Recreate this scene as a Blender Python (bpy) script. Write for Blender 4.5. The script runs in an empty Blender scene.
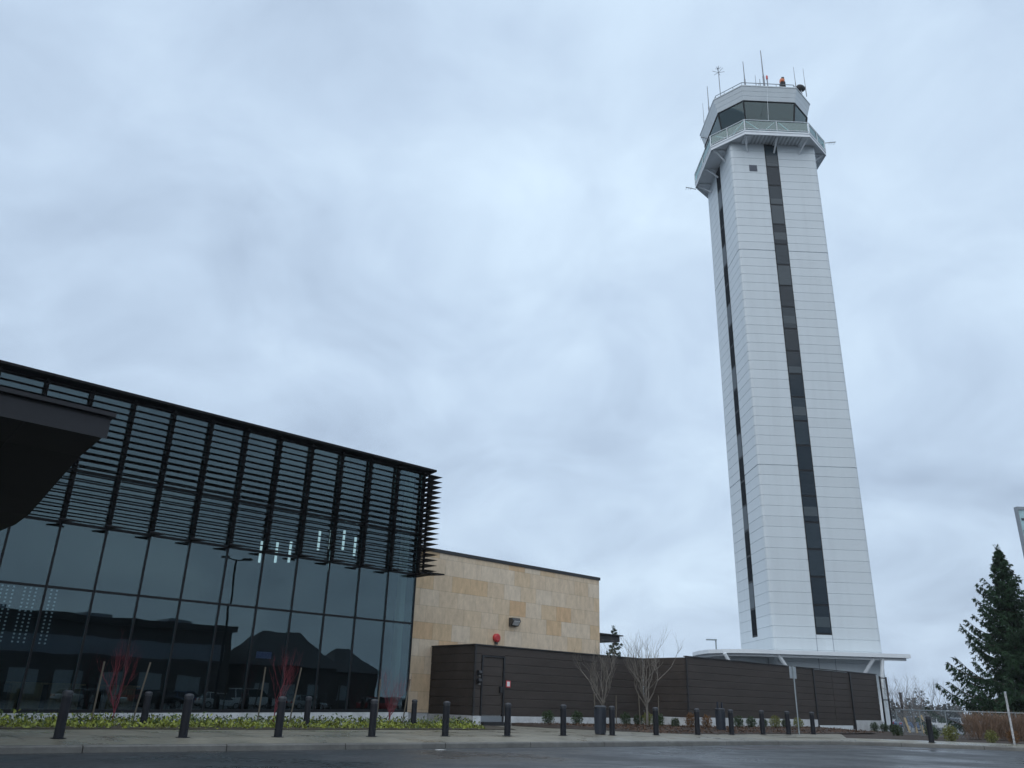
import bpy, bmesh, math, random
from mathutils import Vector, Matrix
random.seed(7)
PI = math.pi
SC = bpy.context.scene
COL = SC.collection

# ------------------------------------------------------------------ camera
F_PX, PITCH, ROLL, AZ, EYE = 802.37, 0.377194, 0.0302767, 0.841772, 1.45
FW = Vector((0, math.cos(PITCH), math.sin(PITCH)))
R0 = Vector((1, 0, 0)); U0 = Vector((0, -math.sin(PITCH), math.cos(PITCH)))
RT = R0*math.cos(ROLL) + U0*math.sin(ROLL)
UP = -R0*math.sin(ROLL) + U0*math.cos(ROLL)
CAM = Vector((0, 0, EYE))
cd = bpy.data.cameras.new('camera'); cam = bpy.data.objects.new('camera', cd); COL.objects.link(cam)
cd.sensor_fit = 'HORIZONTAL'; cd.sensor_width = 36; cd.lens = 36*F_PX/1024
cd.clip_start = 0.1; cd.clip_end = 6000
m = Matrix((RT, UP, -FW)).transposed().to_4x4(); m.translation = CAM
cam.matrix_world = m
SC.camera = cam

# the terminal's own axes: s runs along its front, q runs back into it
US = Vector((math.sin(AZ), math.cos(AZ), 0)); VQ = Vector((-math.cos(AZ), math.sin(AZ), 0))
TROT = math.atan2(US.y, US.x)
def tf(s, q, z=0): return US*s + VQ*q + Vector((0, 0, z))

# ------------------------------------------------------------------ materials
MATS = {}
def nd(nt, typ, **kw):
    n = nt.nodes.new(typ)
    for k, v in kw.items(): setattr(n, k, v)
    return n
def M(name, col, rough=.6, metal=0., var=0., vscale=3., bump=0., bscale=30., rvar=0., rscale=1.5, spec=.5, stretch=None):
    if name in MATS: return MATS[name]
    mt = bpy.data.materials.new(name); mt.use_nodes = True; MATS[name] = mt
    nt = mt.node_tree; b = nt.nodes['Principled BSDF']
    b.inputs['Base Color'].default_value = (*col, 1); b.inputs['Roughness'].default_value = rough
    b.inputs['Metallic'].default_value = metal; b.inputs['Specular IOR Level'].default_value = spec
    tc = nd(nt, 'ShaderNodeTexCoord'); vec = tc.outputs['Object']
    if stretch:
        mp = nd(nt, 'ShaderNodeMapping'); mp.inputs['Scale'].default_value = stretch
        nt.links.new(vec, mp.inputs['Vector']); vec = mp.outputs['Vector']
    def noise(sc, det=5):
        n = nd(nt, 'ShaderNodeTexNoise'); n.inputs['Scale'].default_value = sc; n.inputs['Detail'].default_value = det
        n.inputs['Roughness'].default_value = .62
        nt.links.new(vec, n.inputs['Vector']); return n.outputs['Fac']
    def rng(s, lo, hi, a=.3, c=.7):
        r = nd(nt, 'ShaderNodeMapRange'); r.inputs[1].default_value = a; r.inputs[2].default_value = c
        r.inputs[3].default_value = lo; r.inputs[4].default_value = hi; nt.links.new(s, r.inputs[0]); return r.outputs[0]
    if var:
        f = rng(noise(vscale), 1-var, 1+var)
        f2 = rng(noise(vscale*7.3, 3), 1-var*.5, 1+var*.5)
        mu = nd(nt, 'ShaderNodeMath', operation='MULTIPLY'); nt.links.new(f, mu.inputs[0]); nt.links.new(f2, mu.inputs[1])
        vm = nd(nt, 'ShaderNodeVectorMath', operation='SCALE'); vm.inputs[0].default_value = col
        nt.links.new(mu.outputs[0], vm.inputs['Scale']); nt.links.new(vm.outputs[0], b.inputs['Base Color'])
    if rvar:
        nt.links.new(rng(noise(rscale), max(.03, rough-rvar), min(1, rough+rvar), .38, .62), b.inputs['Roughness'])
    if bump:
        bp = nd(nt, 'ShaderNodeBump'); bp.inputs['Strength'].default_value = bump; bp.inputs['Distance'].default_value = .02
        nt.links.new(noise(bscale, 6), bp.inputs['Height']); nt.links.new(bp.outputs[0], b.inputs['Normal'])
    return mt
def glass_mat(name, tint, refl, rtint=(1, 1, 1), rough=0.0, warp=False):
    mt = bpy.data.materials.new(name); mt.use_nodes = True; MATS[name] = mt
    nt = mt.node_tree; nt.nodes.remove(nt.nodes['Principled BSDF']); out = nt.nodes['Material Output']
    tr = nd(nt, 'ShaderNodeBsdfTransparent'); tr.inputs[0].default_value = (*tint, 1)
    gl = nd(nt, 'ShaderNodeBsdfGlossy'); gl.inputs[0].default_value = (*rtint, 1); gl.inputs['Roughness'].default_value = rough
    if warp:                                   # faint roller-wave and bowing that differs from pane to pane
        tc = nd(nt, 'ShaderNodeTexCoord'); oi = nd(nt, 'ShaderNodeObjectInfo'); cbn = nd(nt, 'ShaderNodeCombineXYZ')
        mu = nd(nt, 'ShaderNodeMath', operation='MULTIPLY'); mu.inputs[1].default_value = 57.; nt.links.new(oi.outputs['Random'], mu.inputs[0]); nt.links.new(mu.outputs[0], cbn.inputs[2])
        va = nd(nt, 'ShaderNodeVectorMath', operation='ADD'); nt.links.new(tc.outputs['Object'], va.inputs[0]); nt.links.new(cbn.outputs[0], va.inputs[1])
        no = nd(nt, 'ShaderNodeTexNoise'); no.inputs['Scale'].default_value = .55; no.inputs['Detail'].default_value = 1.5; nt.links.new(va.outputs[0], no.inputs['Vector'])
        bp = nd(nt, 'ShaderNodeBump'); bp.inputs['Strength'].default_value = .5; bp.inputs['Distance'].default_value = .006
        nt.links.new(no.outputs['Fac'], bp.inputs['Height']); nt.links.new(bp.outputs[0], gl.inputs['Normal'])
    lw = nd(nt, 'ShaderNodeFresnel'); lw.inputs[0].default_value = 1.5
    ad = nd(nt, 'ShaderNodeMath', operation='ADD'); ad.use_clamp = True; ad.inputs[1].default_value = refl
    nt.links.new(lw.outputs[0], ad.inputs[0])
    mx = nd(nt, 'ShaderNodeMixShader'); nt.links.new(ad.outputs[0], mx.inputs[0])
    nt.links.new(tr.outputs[0], mx.inputs[1]); nt.links.new(gl.outputs[0], mx.inputs[2]); nt.links.new(mx.outputs[0], out.inputs[0])
    return mt
def emit_mat(name, col, st):
    mt = M(name, (.7, .7, .7), .4); b = mt.node_tree.nodes['Principled BSDF']
    b.inputs['Emission Color'].default_value = (*col, 1); b.inputs['Emission Strength'].default_value = st
    return mt

M('screen_metal', (.006, .0055, .0065), .65, .0, spec=.22, var=.15, vscale=2)
M('mullion_metal', (.007, .008, .010), .5, .0, spec=.25)
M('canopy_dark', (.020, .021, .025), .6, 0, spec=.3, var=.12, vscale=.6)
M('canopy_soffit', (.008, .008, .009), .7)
M('siding', (.054, .045, .040), .6, 0, spec=.22, var=.16, vscale=1.2, bump=.55, bscale=1.6, stretch=(.3, 1, 1))
M('siding_trim', (.018, .017, .018), .5)
M('concrete_white', (.52, .54, .55), .8, 0, var=.18, vscale=1.5, bump=.2)
M('tower_panel', (.60, .66, .68), .42, 0, var=.035, vscale=.35)
M('tower_joint', (.26, .29, .33), .7)
M('white_steel', (.66, .70, .73), .45, 0, var=.05, vscale=1)
M('deck_under', (.40, .43, .45), .6, 0, var=.06, vscale=1)
M('dark_frame', (.008, .010, .013), .5, spec=.25)
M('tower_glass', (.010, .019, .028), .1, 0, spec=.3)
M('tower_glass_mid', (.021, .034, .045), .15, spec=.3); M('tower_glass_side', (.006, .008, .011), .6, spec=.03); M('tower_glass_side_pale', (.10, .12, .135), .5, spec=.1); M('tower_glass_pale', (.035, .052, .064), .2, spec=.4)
M('tower_band', (.036, .052, .062), .4)
M('bollard_paint', (.008, .0095, .014), .55, 0, spec=.3, var=.15, vscale=3)
M('bollard_cap', (.022, .025, .032), .45)
M('bin_metal', (.018, .024, .036), .4, 0, var=.1)
M('sidewalk_concrete', (.185, .172, .135), .45, 0, var=.22, vscale=.5, bump=.15, bscale=25, rvar=.24, rscale=.45)
M('kerb_concrete', (.12, .118, .108), .5, 0, var=.25, vscale=.9, bump=.25, bscale=20, rvar=.15)
M('asphalt', (.027, .029, .032), .42, 0, var=.28, vscale=.35, bump=.35, bscale=60, rvar=.22, rscale=.22)
M('asphalt_patch', (.036, .030, .031), .5, 0, var=.2, vscale=.5, bump=.35, bscale=60, rvar=.2, rscale=.3)
M('tar', (.012, .012, .013), .3)
M('mulch', (.036, .024, .017), .95, 0, var=.5, vscale=6, bump=1, bscale=14)
M('soil', (.06, .05, .035), .95, 0, var=.3, vscale=2, bump=.6)
M('lot', (.07, .072, .078), .5, 0, var=.2, vscale=.1, rvar=.15)
M('interior_dark', (.035, .038, .042), .8)
M('interior_floor', (.05, .048, .045), .4)
M('wood_counter', (.46, .27, .12), .5, 0, var=.3, vscale=2, stretch=(6, 1, 1))
M('cream_paint', (.80, .77, .60), .6)
M('stake_wood', (.105, .092, .07), .8, 0, var=.2)
M('lumber', (.42, .32, .17), .8, 0, var=.2)
M('bark_grey', (.16, .145, .125), .85, 0, var=.3, vscale=8)
M('bark_dark', (.045, .035, .028), .9, 0, var=.3, vscale=6)
M('twig_red', (.16, .018, .03), .6, 0, var=.3, vscale=5)
M('twig_grey', (.17, .155, .15), .85, 0, var=.2)
M('needles', (.019, .046, .020), .7, 0, spec=.25, var=.5, vscale=1.3)
M('needles_far_hazed', (.075, .09, .09), .9, 0, var=.3, vscale=.2)  # far foliage lightened and greyed, distance haze put into the colour
M('leaf_boxwood', (.035, .062, .022), .6, 0, var=.45, vscale=9)
M('leaf_yellow', (.14, .15, .03), .6, 0, var=.4, vscale=9)
M('leaf_orange', (.15, .075, .025), .7, 0, var=.4, vscale=9)
M('leaf_dark', (.035, .055, .02), .55, 0, var=.4, vscale=5)
M('dry_grass', (.19, .125, .085), .9, 0, var=.35, vscale=3)
M('leaf_ground', (.19, .22, .028), .5, 0, var=.75, vscale=1.3)
M('leaf_ground_dark', (.05, .085, .02), .5, 0, var=.5, vscale=2.2)
M('steel_grey', (.25, .27, .29), .4, .6)
M('galvanised', (.30, .34, .36), .45, .7)
M('black_steel', (.012, .012, .014), .45)
M('alarm_red', (.50, .03, .03), .35)
M('sign_red', (.55, .06, .07), .45)
M('sign_white', (.72, .70, .70), .45)
M('sign_back', (.34, .37, .39), .4, .5, var=.15)
M('sign_teal', (.34, .50, .53), .35, 0, var=.25, vscale=2)
M('beacon_orange', (.75, .20, .07), .4)
M('lamp_red', (.6, .08, .06), .35)
M('antenna', (.22, .23, .25), .5, .3)
M('pole_white', (.40, .41, .42), .5, 0, var=.55, vscale=5)
M('rubber', (.015, .015, .016), .8)
M('rim', (.4, .41, .42), .3, .8)
M('car_glass', (.015, .02, .025), .06)
M('car_white', (.55, .56, .57), .25); M('car_blue', (.05, .09, .18), .25); M('car_silver', (.45, .47, .49), .25, .5)
M('car_black', (.015, .015, .017), .2); M('car_red', (.28, .03, .03), .25)
M('head_light', (.7, .72, .74), .15); M('tail_light', (.35, .02, .02), .25)
M('hall_wall', (.055, .05, .048), .8, 0, var=.2, vscale=.4); M('hall_band', (.22, .25, .30), .7); M('hall_window', (.30, .33, .35), .5); M('roof_shingle', (.045, .05, .058), .85, 0, var=.2, vscale=1)
M('litter', (.75, .75, .73), .7)
M('grille', (.10, .115, .15), .5)
M('lamp_housing', (.05, .048, .045), .5); M('lamp_lens', (.55, .56, .55), .3)
emit_mat('pendant_glow', (.80, .93, 1.), 1.4)
emit_mat('string_glow', (.45, .62, .8), .26)
emit_mat('screen_glow', (.04, .08, .6), .09)
glass_mat('curtain_glass', (.52, .60, .61), .05, (.74, .92, .97), warp=True)
glass_mat('cab_glass', (.17, .27, .31), .012, (.85, 1., 1.))
glass_mat('rail_glass', (.70, .90, .90), .10, (.8, 1., 1.))
def tower_material():
    mt = MATS['tower_panel']; nt = mt.node_tree; L = nt.links.new; b = nt.nodes['Principled BSDF']
    for l in list(b.inputs['Base Color'].links): nt.links.remove(l)
    tc = nd(nt, 'ShaderNodeTexCoord'); sp = nd(nt, 'ShaderNodeSeparateXYZ'); L(tc.outputs['Object'], sp.inputs[0])
    def mth(op, a, c=None):
        n = nd(nt, 'ShaderNodeMath', operation=op)
        for i, v in enumerate((a, c)):
            if v is None: continue
            if isinstance(v, (int, float)): n.inputs[i].default_value = v
            else: L(v, n.inputs[i])
        return n.outputs[0]
    cb = nd(nt, 'ShaderNodeCombineXYZ'); L(mth('FLOOR', mth('DIVIDE', mth('SUBTRACT', sp.outputs['Z'], .414), 1.078)), cb.inputs[2])
    L(mth('FLOOR', mth('DIVIDE', mth('ADD', sp.outputs['X'], .2), 8.)), cb.inputs[0]); L(mth('FLOOR', mth('DIVIDE', sp.outputs['Y'], 8.)), cb.inputs[1])
    wn = nd(nt, 'ShaderNodeTexWhiteNoise', noise_dimensions='3D'); L(cb.outputs[0], wn.inputs['Vector'])
    mp = nd(nt, 'ShaderNodeMapping'); mp.inputs['Scale'].default_value = (1.1, 1.1, .07); L(tc.outputs['Object'], mp.inputs['Vector'])
    no = nd(nt, 'ShaderNodeTexNoise'); no.inputs['Scale'].default_value = 1.; no.inputs['Detail'].default_value = 6; no.inputs['Roughness'].default_value = .65; L(mp.outputs[0], no.inputs['Vector'])
    mr = nd(nt, 'ShaderNodeMapRange'); mr.inputs[1].default_value = .45; mr.inputs[2].default_value = .75; mr.inputs[3].default_value = 1.0; mr.inputs[4].default_value = .93; L(no.outputs['Fac'], mr.inputs[0])
    f = mth('MULTIPLY', mr.outputs[0], mth('ADD', .97, mth('MULTIPLY', wn.outputs['Value'], .045)))
    vm = nd(nt, 'ShaderNodeVectorMath', operation='SCALE'); vm.inputs[0].default_value = (.58, .635, .665); L(f, vm.inputs['Scale']); L(vm.outputs[0], b.inputs['Base Color'])
tower_material()
def stone_material():
    mt = bpy.data.materials.new('travertine'); mt.use_nodes = True; MATS['travertine'] = mt
    nt = mt.node_tree; b = nt.nodes['Principled BSDF']; L = nt.links.new
    tc = nd(nt, 'ShaderNodeTexCoord'); sp = nd(nt, 'ShaderNodeSeparateXYZ'); L(tc.outputs['Object'], sp.inputs[0])
    def mth(op, a, c=None):
        n = nd(nt, 'ShaderNodeMath', operation=op)
        for i, v in enumerate((a, c)):
            if v is None: continue
            if isinstance(v, (int, float)): n.inputs[i].default_value = v
            else: L(v, n.inputs[i])
        return n.outputs[0]
    row = mth('DIVIDE', sp.outputs['Z'], .92); rf = mth('FLOOR', row)
    off = mth('MULTIPLY', mth('FRACT', mth('MULTIPLY', rf, .37)), 1.3)
    cx = mth('DIVIDE', mth('ADD', mth('ADD', sp.outputs['X'], mth('MULTIPLY', sp.outputs['Y'], 1.0)), off), 1.38)
    cf = mth('FLOOR', cx)
    cb = nd(nt, 'ShaderNodeCombineXYZ'); L(cf, cb.inputs[0]); L(rf, cb.inputs[1])
    wn = nd(nt, 'ShaderNodeTexWhiteNoise', noise_dimensions='3D'); L(cb.outputs[0], wn.inputs['Vector'])
    cr = nd(nt, 'ShaderNodeValToRGB'); e = cr.color_ramp.elements
    e[0].position = 0; e[0].color = (.62, .48, .33, 1); e[1].position = 1; e[1].color = (.62, .42, .245, 1)
    for p, c in ((.3, (.65, .52, .375, 1)), (.55, (.68, .565, .43, 1)), (.75, (.64, .495, .335, 1)), (.9, (.62, .45, .275, 1))):
        x = e.new(p); x.color = c
    L(wn.outputs['Value'], cr.inputs[0])
    no = nd(nt, 'ShaderNodeTexNoise'); no.inputs['Scale'].default_value = 3.1; no.inputs['Detail'].default_value = 8; no.inputs['Roughness'].default_value = .68
    L(tc.outputs['Object'], no.inputs['Vector'])
    fac = nd(nt, 'ShaderNodeMapRange'); fac.inputs[1].default_value = .3; fac.inputs[2].default_value = .7; fac.inputs[3].default_value = .80; fac.inputs[4].default_value = 1.12
    mp2 = nd(nt, 'ShaderNodeMapping'); mp2.inputs['Scale'].default_value = (1, 1, .45); L(tc.outputs['Object'], mp2.inputs['Vector']); L(mp2.outputs[0], no.inputs['Vector'])
    L(no.outputs['Fac'], fac.inputs[0])
    edx = mth('ABSOLUTE', mth('SUBTRACT', mth('FRACT', cx), .5)); edz = mth('ABSOLUTE', mth('SUBTRACT', mth('FRACT', row), .5))
    jn = mth('MAXIMUM', mth('GREATER_THAN', edx, .4925), mth('GREATER_THAN', edz, .488))
    jf = mth('SUBTRACT', 1.0, mth('MULTIPLY', jn, .28))
    vm = nd(nt, 'ShaderNodeVectorMath', operation='SCALE'); L(cr.outputs[0], vm.inputs[0]); L(mth('MULTIPLY', fac.outputs[0], jf), vm.inputs['Scale'])
    L(vm.outputs[0], b.inputs['Base Color']); b.inputs['Roughness'].default_value = .75
    bp = nd(nt, 'ShaderNodeBump'); bp.inputs['Strength'].default_value = .25; bp.inputs['Distance'].default_value = .02
    L(no.outputs['Fac'], bp.inputs['Height']); L(bp.outputs[0], b.inputs['Normal'])
stone_material()

# ------------------------------------------------------------------ mesh helpers
ORG = {}          # root name -> origin in the frame's own coordinates
class MB:
    """collects shapes and links them as one mesh object"""
    def __init__(self): self.v = []; self.f = []
    def add(self, vs, fs):
        o = len(self.v); self.v += [tuple(p) for p in vs]; self.f += [tuple(i+o for i in f) for f in fs]
    def box(self, x0, x1, y0, y1, z0, z1):
        self.add([(x0,y0,z0),(x1,y0,z0),(x1,y1,z0),(x0,y1,z0),(x0,y0,z1),(x1,y0,z1),(x1,y1,z1),(x0,y1,z1)],
                 [(0,3,2,1),(4,5,6,7),(0,1,5,4),(1,2,6,5),(2,3,7,6),(3,0,4,7)])
        return self
    def prism_x(self, prof, x0, x1):      # prof: list of (y, z), extruded along x
        n = len(prof)
        self.add([(x0, y, z) for y, z in prof] + [(x1, y, z) for y, z in prof],
                 [tuple(range(n)), tuple(range(2*n-1, n-1, -1))] + [(i, (i+1) % n, n+(i+1) % n, n+i) for i in range(n)])
        return self
    def prism_z(self, pts, z0, z1, top=None):
        n = len(pts); top = top or pts
        self.add([(x, y, z0) for x, y in pts] + [(x, y, z1) for x, y in top],
                 [tuple(range(n-1, -1, -1)), tuple(range(n, 2*n))] + [(i, (i+1) % n, n+(i+1) % n, n+i) for i in range(n)])
        return self
    def prism_y(self, prof, y0, y1):
        n = len(prof)
        self.add([(x, y0, z) for x, z in prof] + [(x, y1, z) for x, z in prof],
                 [tuple(range(n)), tuple(range(2*n-1, n-1, -1))] + [(i, (i+1) % n, n+(i+1) % n, n+i) for i in range(n)])
        return self
    def tube(self, pts, rad, seg=6, cap=True):
        pts = [Vector(p) for p in pts]; rs = rad if isinstance(rad, (list, tuple)) else [rad]*len(pts)
        vs = []; fs = []
        for i, p in enumerate(pts):
            d = (pts[min(i+1, len(pts)-1)] - pts[max(i-1, 0)])
            d = d.normalized() if d.length > 1e-9 else Vector((0, 0, 1))
            a = d.cross(Vector((0, 0, 1)) if abs(d.z) < .95 else Vector((1, 0, 0))).normalized(); b = d.cross(a)
            for k in range(seg):
                t = 2*PI*k/seg; vs.append(p + (a*math.cos(t) + b*math.sin(t))*rs[i])
        for i in range(len(pts)-1):
            for k in range(seg):
                k2 = (k+1) % seg; fs.append((i*seg+k, i*seg+k2, (i+1)*seg+k2, (i+1)*seg+k))
        if cap: fs.append(tuple(range(seg-1, -1, -1))); fs.append(tuple(range((len(pts)-1)*seg, len(pts)*seg)))
        self.add(vs, fs); return self
    def lathe(self, prof, cx=0, cy=0, seg=20, z=0):   # prof: list of (r, z)
        vs = []; fs = []
        for r, h in prof:
            for k in range(seg):
                t = 2*PI*k/seg; vs.append((cx+r*math.cos(t), cy+r*math.sin(t), z+h))
        for i in range(len(prof)-1):
            for k in range(seg):
                k2 = (k+1) % seg; fs.append((i*seg+k, i*seg+k2, (i+1)*seg+k2, (i+1)*seg+k))
        fs.append(tuple(range(seg-1, -1, -1))); fs.append(tuple(range((len(prof)-1)*seg, len(prof)*seg)))
        self.add(vs, fs); return self
    def leaf(self, p, d, w, l, tw=None):
        d = Vector(d).normalized(); a = Vector(tw) if tw is not None else Vector((random.uniform(-1,1), random.uniform(-1,1), random.uniform(-1,1)))
        a = d.cross(a); a = a.normalized() if a.length > 1e-6 else Vector((1, 0, 0))
        p = Vector(p); self.add([p, p+d*l*.5+a*w*.5, p+d*l, p+d*l*.5-a*w*.5], [(0, 1, 2, 3)])
    def build(self, name, mat, parent=None, smooth=False, bevel=0., recalc=True, org=None):
        me = bpy.data.meshes.new(name)
        o = org or (ORG.get(parent.name, (0, 0, 0)) if parent else (0, 0, 0))
        me.from_pydata([(x-o[0], y-o[1], z-o[2]) for x, y, z in self.v], [], self.f)
        if recalc:
            bm = bmesh.new(); bm.from_mesh(me); bmesh.ops.recalc_face_normals(bm, faces=bm.faces); bm.to_mesh(me); bm.free()
        me.materials.append(MATS[mat] if isinstance(mat, str) else mat)
        if smooth:
            for p in me.polygons: p.use_smooth = True
        ob = bpy.data.objects.new(name, me); COL.objects.link(ob)
        if parent:
            ob.parent = parent; ORG[ob.name] = o
        if bevel:
            bv = ob.modifiers.new('bevel', 'BEVEL'); bv.width = bevel; bv.segments = 2; bv.limit_method = 'ANGLE'
        return ob
def tag(o, label, cat, group=None, kind=None):
    if label: o['label'] = label
    if cat: o['category'] = cat
    if group: o['group'] = group
    if kind: o['kind'] = kind
    return o
def thing(name, label, cat, loc, rotz=0., group=None, org=(0, 0, 0)):
    o = bpy.data.objects.new(name, None); COL.objects.link(o); o.location = loc; o.rotation_euler = (0, 0, rotz)
    o.empty_display_size = .3; ORG[o.name] = org
    return tag(o, label, cat, group)
def tthing(name, label, cat, s, q, z=0., group=None):      # a thing whose parts are given in terminal coordinates (s, q, z)
    return thing(name, label, cat, tf(s, q, z), TROT, group, (s, q, z))
def place(ob, loc, rotz=0.): ob.location = loc; ob.rotation_euler = (0, 0, rotz); return ob
def dup(root, loc, rotz=None, label=None, group=None, scale=None):
    r = root.copy(); COL.objects.link(r); r.location = loc
    if rotz is not None: r.rotation_euler = (0, 0, rotz)
    if label: r['label'] = label
    if group: r['group'] = group
    if scale: r.scale = (scale, scale, scale)
    for ch in list(root.children):
        c = ch.copy(); COL.objects.link(c); c.parent = r
        for g in list(ch.children):
            k = g.copy(); COL.objects.link(k); k.parent = c
    return r
def structure(name, mb, mat): return tag(mb.build(name, mat), None, None, kind='structure')

# ------------------------------------------------------------------ world: overcast sky
W = bpy.data.worlds.new('World'); SC.world = W; W.use_nodes = True
nt = W.node_tree; L = nt.links.new; bg = nt.nodes['Background']
SUN_EL, SUN_AZ = math.radians(52), math.radians(-62)          # azimuth from +y towards +x
sky = nd(nt, 'ShaderNodeTexSky', sky_type='NISHITA'); sky.sun_disc = False; sky.sun_elevation = SUN_EL; sky.sun_rotation = SUN_AZ
sky.air_density = 1.6; sky.dust_density = 3
tc = nd(nt, 'ShaderNodeTexCoord'); sp = nd(nt, 'ShaderNodeSeparateXYZ'); L(tc.outputs['Generated'], sp.inputs[0])
def wm(op, a, c=None, clamp=False):
    n = nd(nt, 'ShaderNodeMath', operation=op); n.use_clamp = clamp
    for i, v in enumerate((a, c)):
        if v is None: continue
        if isinstance(v, (int, float)): n.inputs[i].default_value = v
        else: L(v, n.inputs[i])
    return n.outputs[0]
zc = wm('ADD', wm('MAXIMUM', sp.outputs['Z'], 0.0), .42)
cb = nd(nt, 'ShaderNodeCombineXYZ'); L(wm('DIVIDE', sp.outputs['X'], zc), cb.inputs[0]); L(wm('DIVIDE', sp.outputs['Y'], zc), cb.inputs[1])
def wnoise(scale, detail, rough, off, dist=0.):
    mp = nd(nt, 'ShaderNodeMapping'); mp.inputs['Location'].default_value = off; L(cb.outputs[0], mp.inputs['Vector'])
    n = nd(nt, 'ShaderNodeTexNoise'); n.inputs['Scale'].default_value = scale; n.inputs['Detail'].default_value = detail
    n.inputs['Roughness'].default_value = rough; n.inputs['Distortion'].default_value = dist
    L(mp.outputs[0], n.inputs['Vector']); return n.outputs['Fac']
big = wnoise(1.35, 4, .55, (3.1, .4, 0), .3); fine = wnoise(3.9, 8, .55, (7.7, 2.2, 0), .5)
cl = wm('ADD', wm('MULTIPLY', big, .62), wm('MULTIPLY', fine, .62))
cl = wm('SUBTRACT', cl, .11)
def lobe(px, py, lo, amp):                 # thinner / thicker areas of the cloud deck
    d = (FW*F_PX + RT*(px-512) + UP*(384-py)).normalized()
    vm_ = nd(nt, 'ShaderNodeVectorMath', operation='DOT_PRODUCT'); vm_.inputs[1].default_value = d; L(tc.outputs['Generated'], vm_.inputs[0])
    mr = nd(nt, 'ShaderNodeMapRange', interpolation_type='SMOOTHSTEP'); mr.inputs[1].default_value = lo; mr.inputs[2].default_value = 1; mr.inputs[3].default_value = 0; mr.inputs[4].default_value = amp
    L(vm_.outputs['Value'], mr.inputs[0]); return mr.outputs[0]
for lb in ((690, 60, .78, .12), (150, 260, .90, -.09), (960, 470, .955, -.08), (880, 590, .992, .07), (620, 250, .93, -.02)):
    cl = wm('ADD', cl, lobe(*lb))
ramp = nd(nt, 'ShaderNodeValToRGB'); L(cl, ramp.inputs[0]); e = ramp.color_ramp.elements
e[0].position = .30; e[0].color = (.385, .485, .63, 1); e[1].position = .74; e[1].color = (.665, .815, .965, 1)
x = e.new(.5); x.color = (.51, .635, .795, 1)
vs_ = nd(nt, 'ShaderNodeVectorMath', operation='SCALE'); L(ramp.outputs[0], vs_.inputs[0]); vs_.inputs['Scale'].default_value = 11.0
mixc = nd(nt, 'ShaderNodeMix', data_type='RGBA'); mixc.inputs[0].default_value = .93
L(sky.outputs[0], mixc.inputs[6]); L(vs_.outputs[0], mixc.inputs[7])
L(mixc.outputs[2], bg.inputs['Color']); bg.inputs['Strength'].default_value = .1
sd = bpy.data.lights.new('sun', 'SUN'); sd.energy = 1.3; sd.angle = math.radians(90); sd.color = (1, .97, .93)
so = bpy.data.objects.new('sun', sd); COL.objects.link(so)
sdir = Vector((-.34*math.cos(SUN_EL), -.94*math.cos(SUN_EL), math.sin(SUN_EL)))   # behind the camera's left
sky.sun_rotation = math.atan2(sdir.x, sdir.y)
so.rotation_euler = sdir.to_track_quat('Z', 'Y').to_euler(); so.location = (0, 0, 50)
SC.view_settings.view_transform = 'Standard'; SC.view_settings.look = 'None'; SC.view_settings.exposure = 0.07; SC.view_settings.gamma = 1

# ------------------------------------------------------------------ ground
g = MB(); g.add([(-2500, -2500, -.30), (2500, -2500, -.30), (2500, 2500, -.30), (-2500, 2500, -.30)], [(0, 1, 2, 3)])
structure('ground', g, 'lot')
# kerb line (outer edge of the footway), world xy
KERB = [tf(-40, 23.3), tf(0, 23.1), tf(10, 22.8), tf(18, 22.35), tf(26, 21.85), tf(33, 21.3)]
KERB = [(p.x, p.y) for p in KERB] + [(13.7, 40.2), (16.2, 41.5), (18.8, 41.7), (21.4, 41.2), (24.1, 40.4), (32, 37.8), (60, 28)]
def smooth_path(P, n=6):
    out = []
    for i in range(len(P)-1):
        p0 = Vector((*P[max(i-1, 0)], 0)); p1 = Vector((*P[i], 0)); p2 = Vector((*P[i+1], 0)); p3 = Vector((*P[min(i+2, len(P)-1)], 0))
        for k in range(n):
            t = k/n; out.append(.5*((2*p1)+(p2-p0)*t+(2*p0-5*p1+4*p2-p3)*t*t+(3*p1-p0-3*p2+p3)*t**3))
    out.append(Vector((*P[-1], 0))); return out
KP = smooth_path(KERB)
def offset_path(P, d):                      # positive d moves away from the road
    o = []
    for i, p in enumerate(P):
        t = (P[min(i+1, len(P)-1)] - P[max(i-1, 0)]).normalized(); o.append(p + Vector((-t.y, t.x, 0))*d)
    return o
def strip(P, Q, zp, zq):
    b = MB(); n = len(P); b.add([(p.x, p.y, zp) for p in P]+[(p.x, p.y, zq) for p in Q], [(i, i+1, n+i+1, n+i) for i in range(n-1)]); return b
# road: from behind the camera up to the kerb
r = MB(); pts = [(p.x, p.y) for p in KP]; near = [(p[0]*1.0, -160) for p in pts]
xs = [p[0] for p in pts]
n = len(pts); r.add([(x, y, 0) for x, y in pts]+[(-90+ (210*i/(n-1)), -160, 0) for i in range(n)], [(i, n+i, n+i+1, i+1) for i in range(n-1)])
structure('road', r, 'asphalt')
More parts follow.
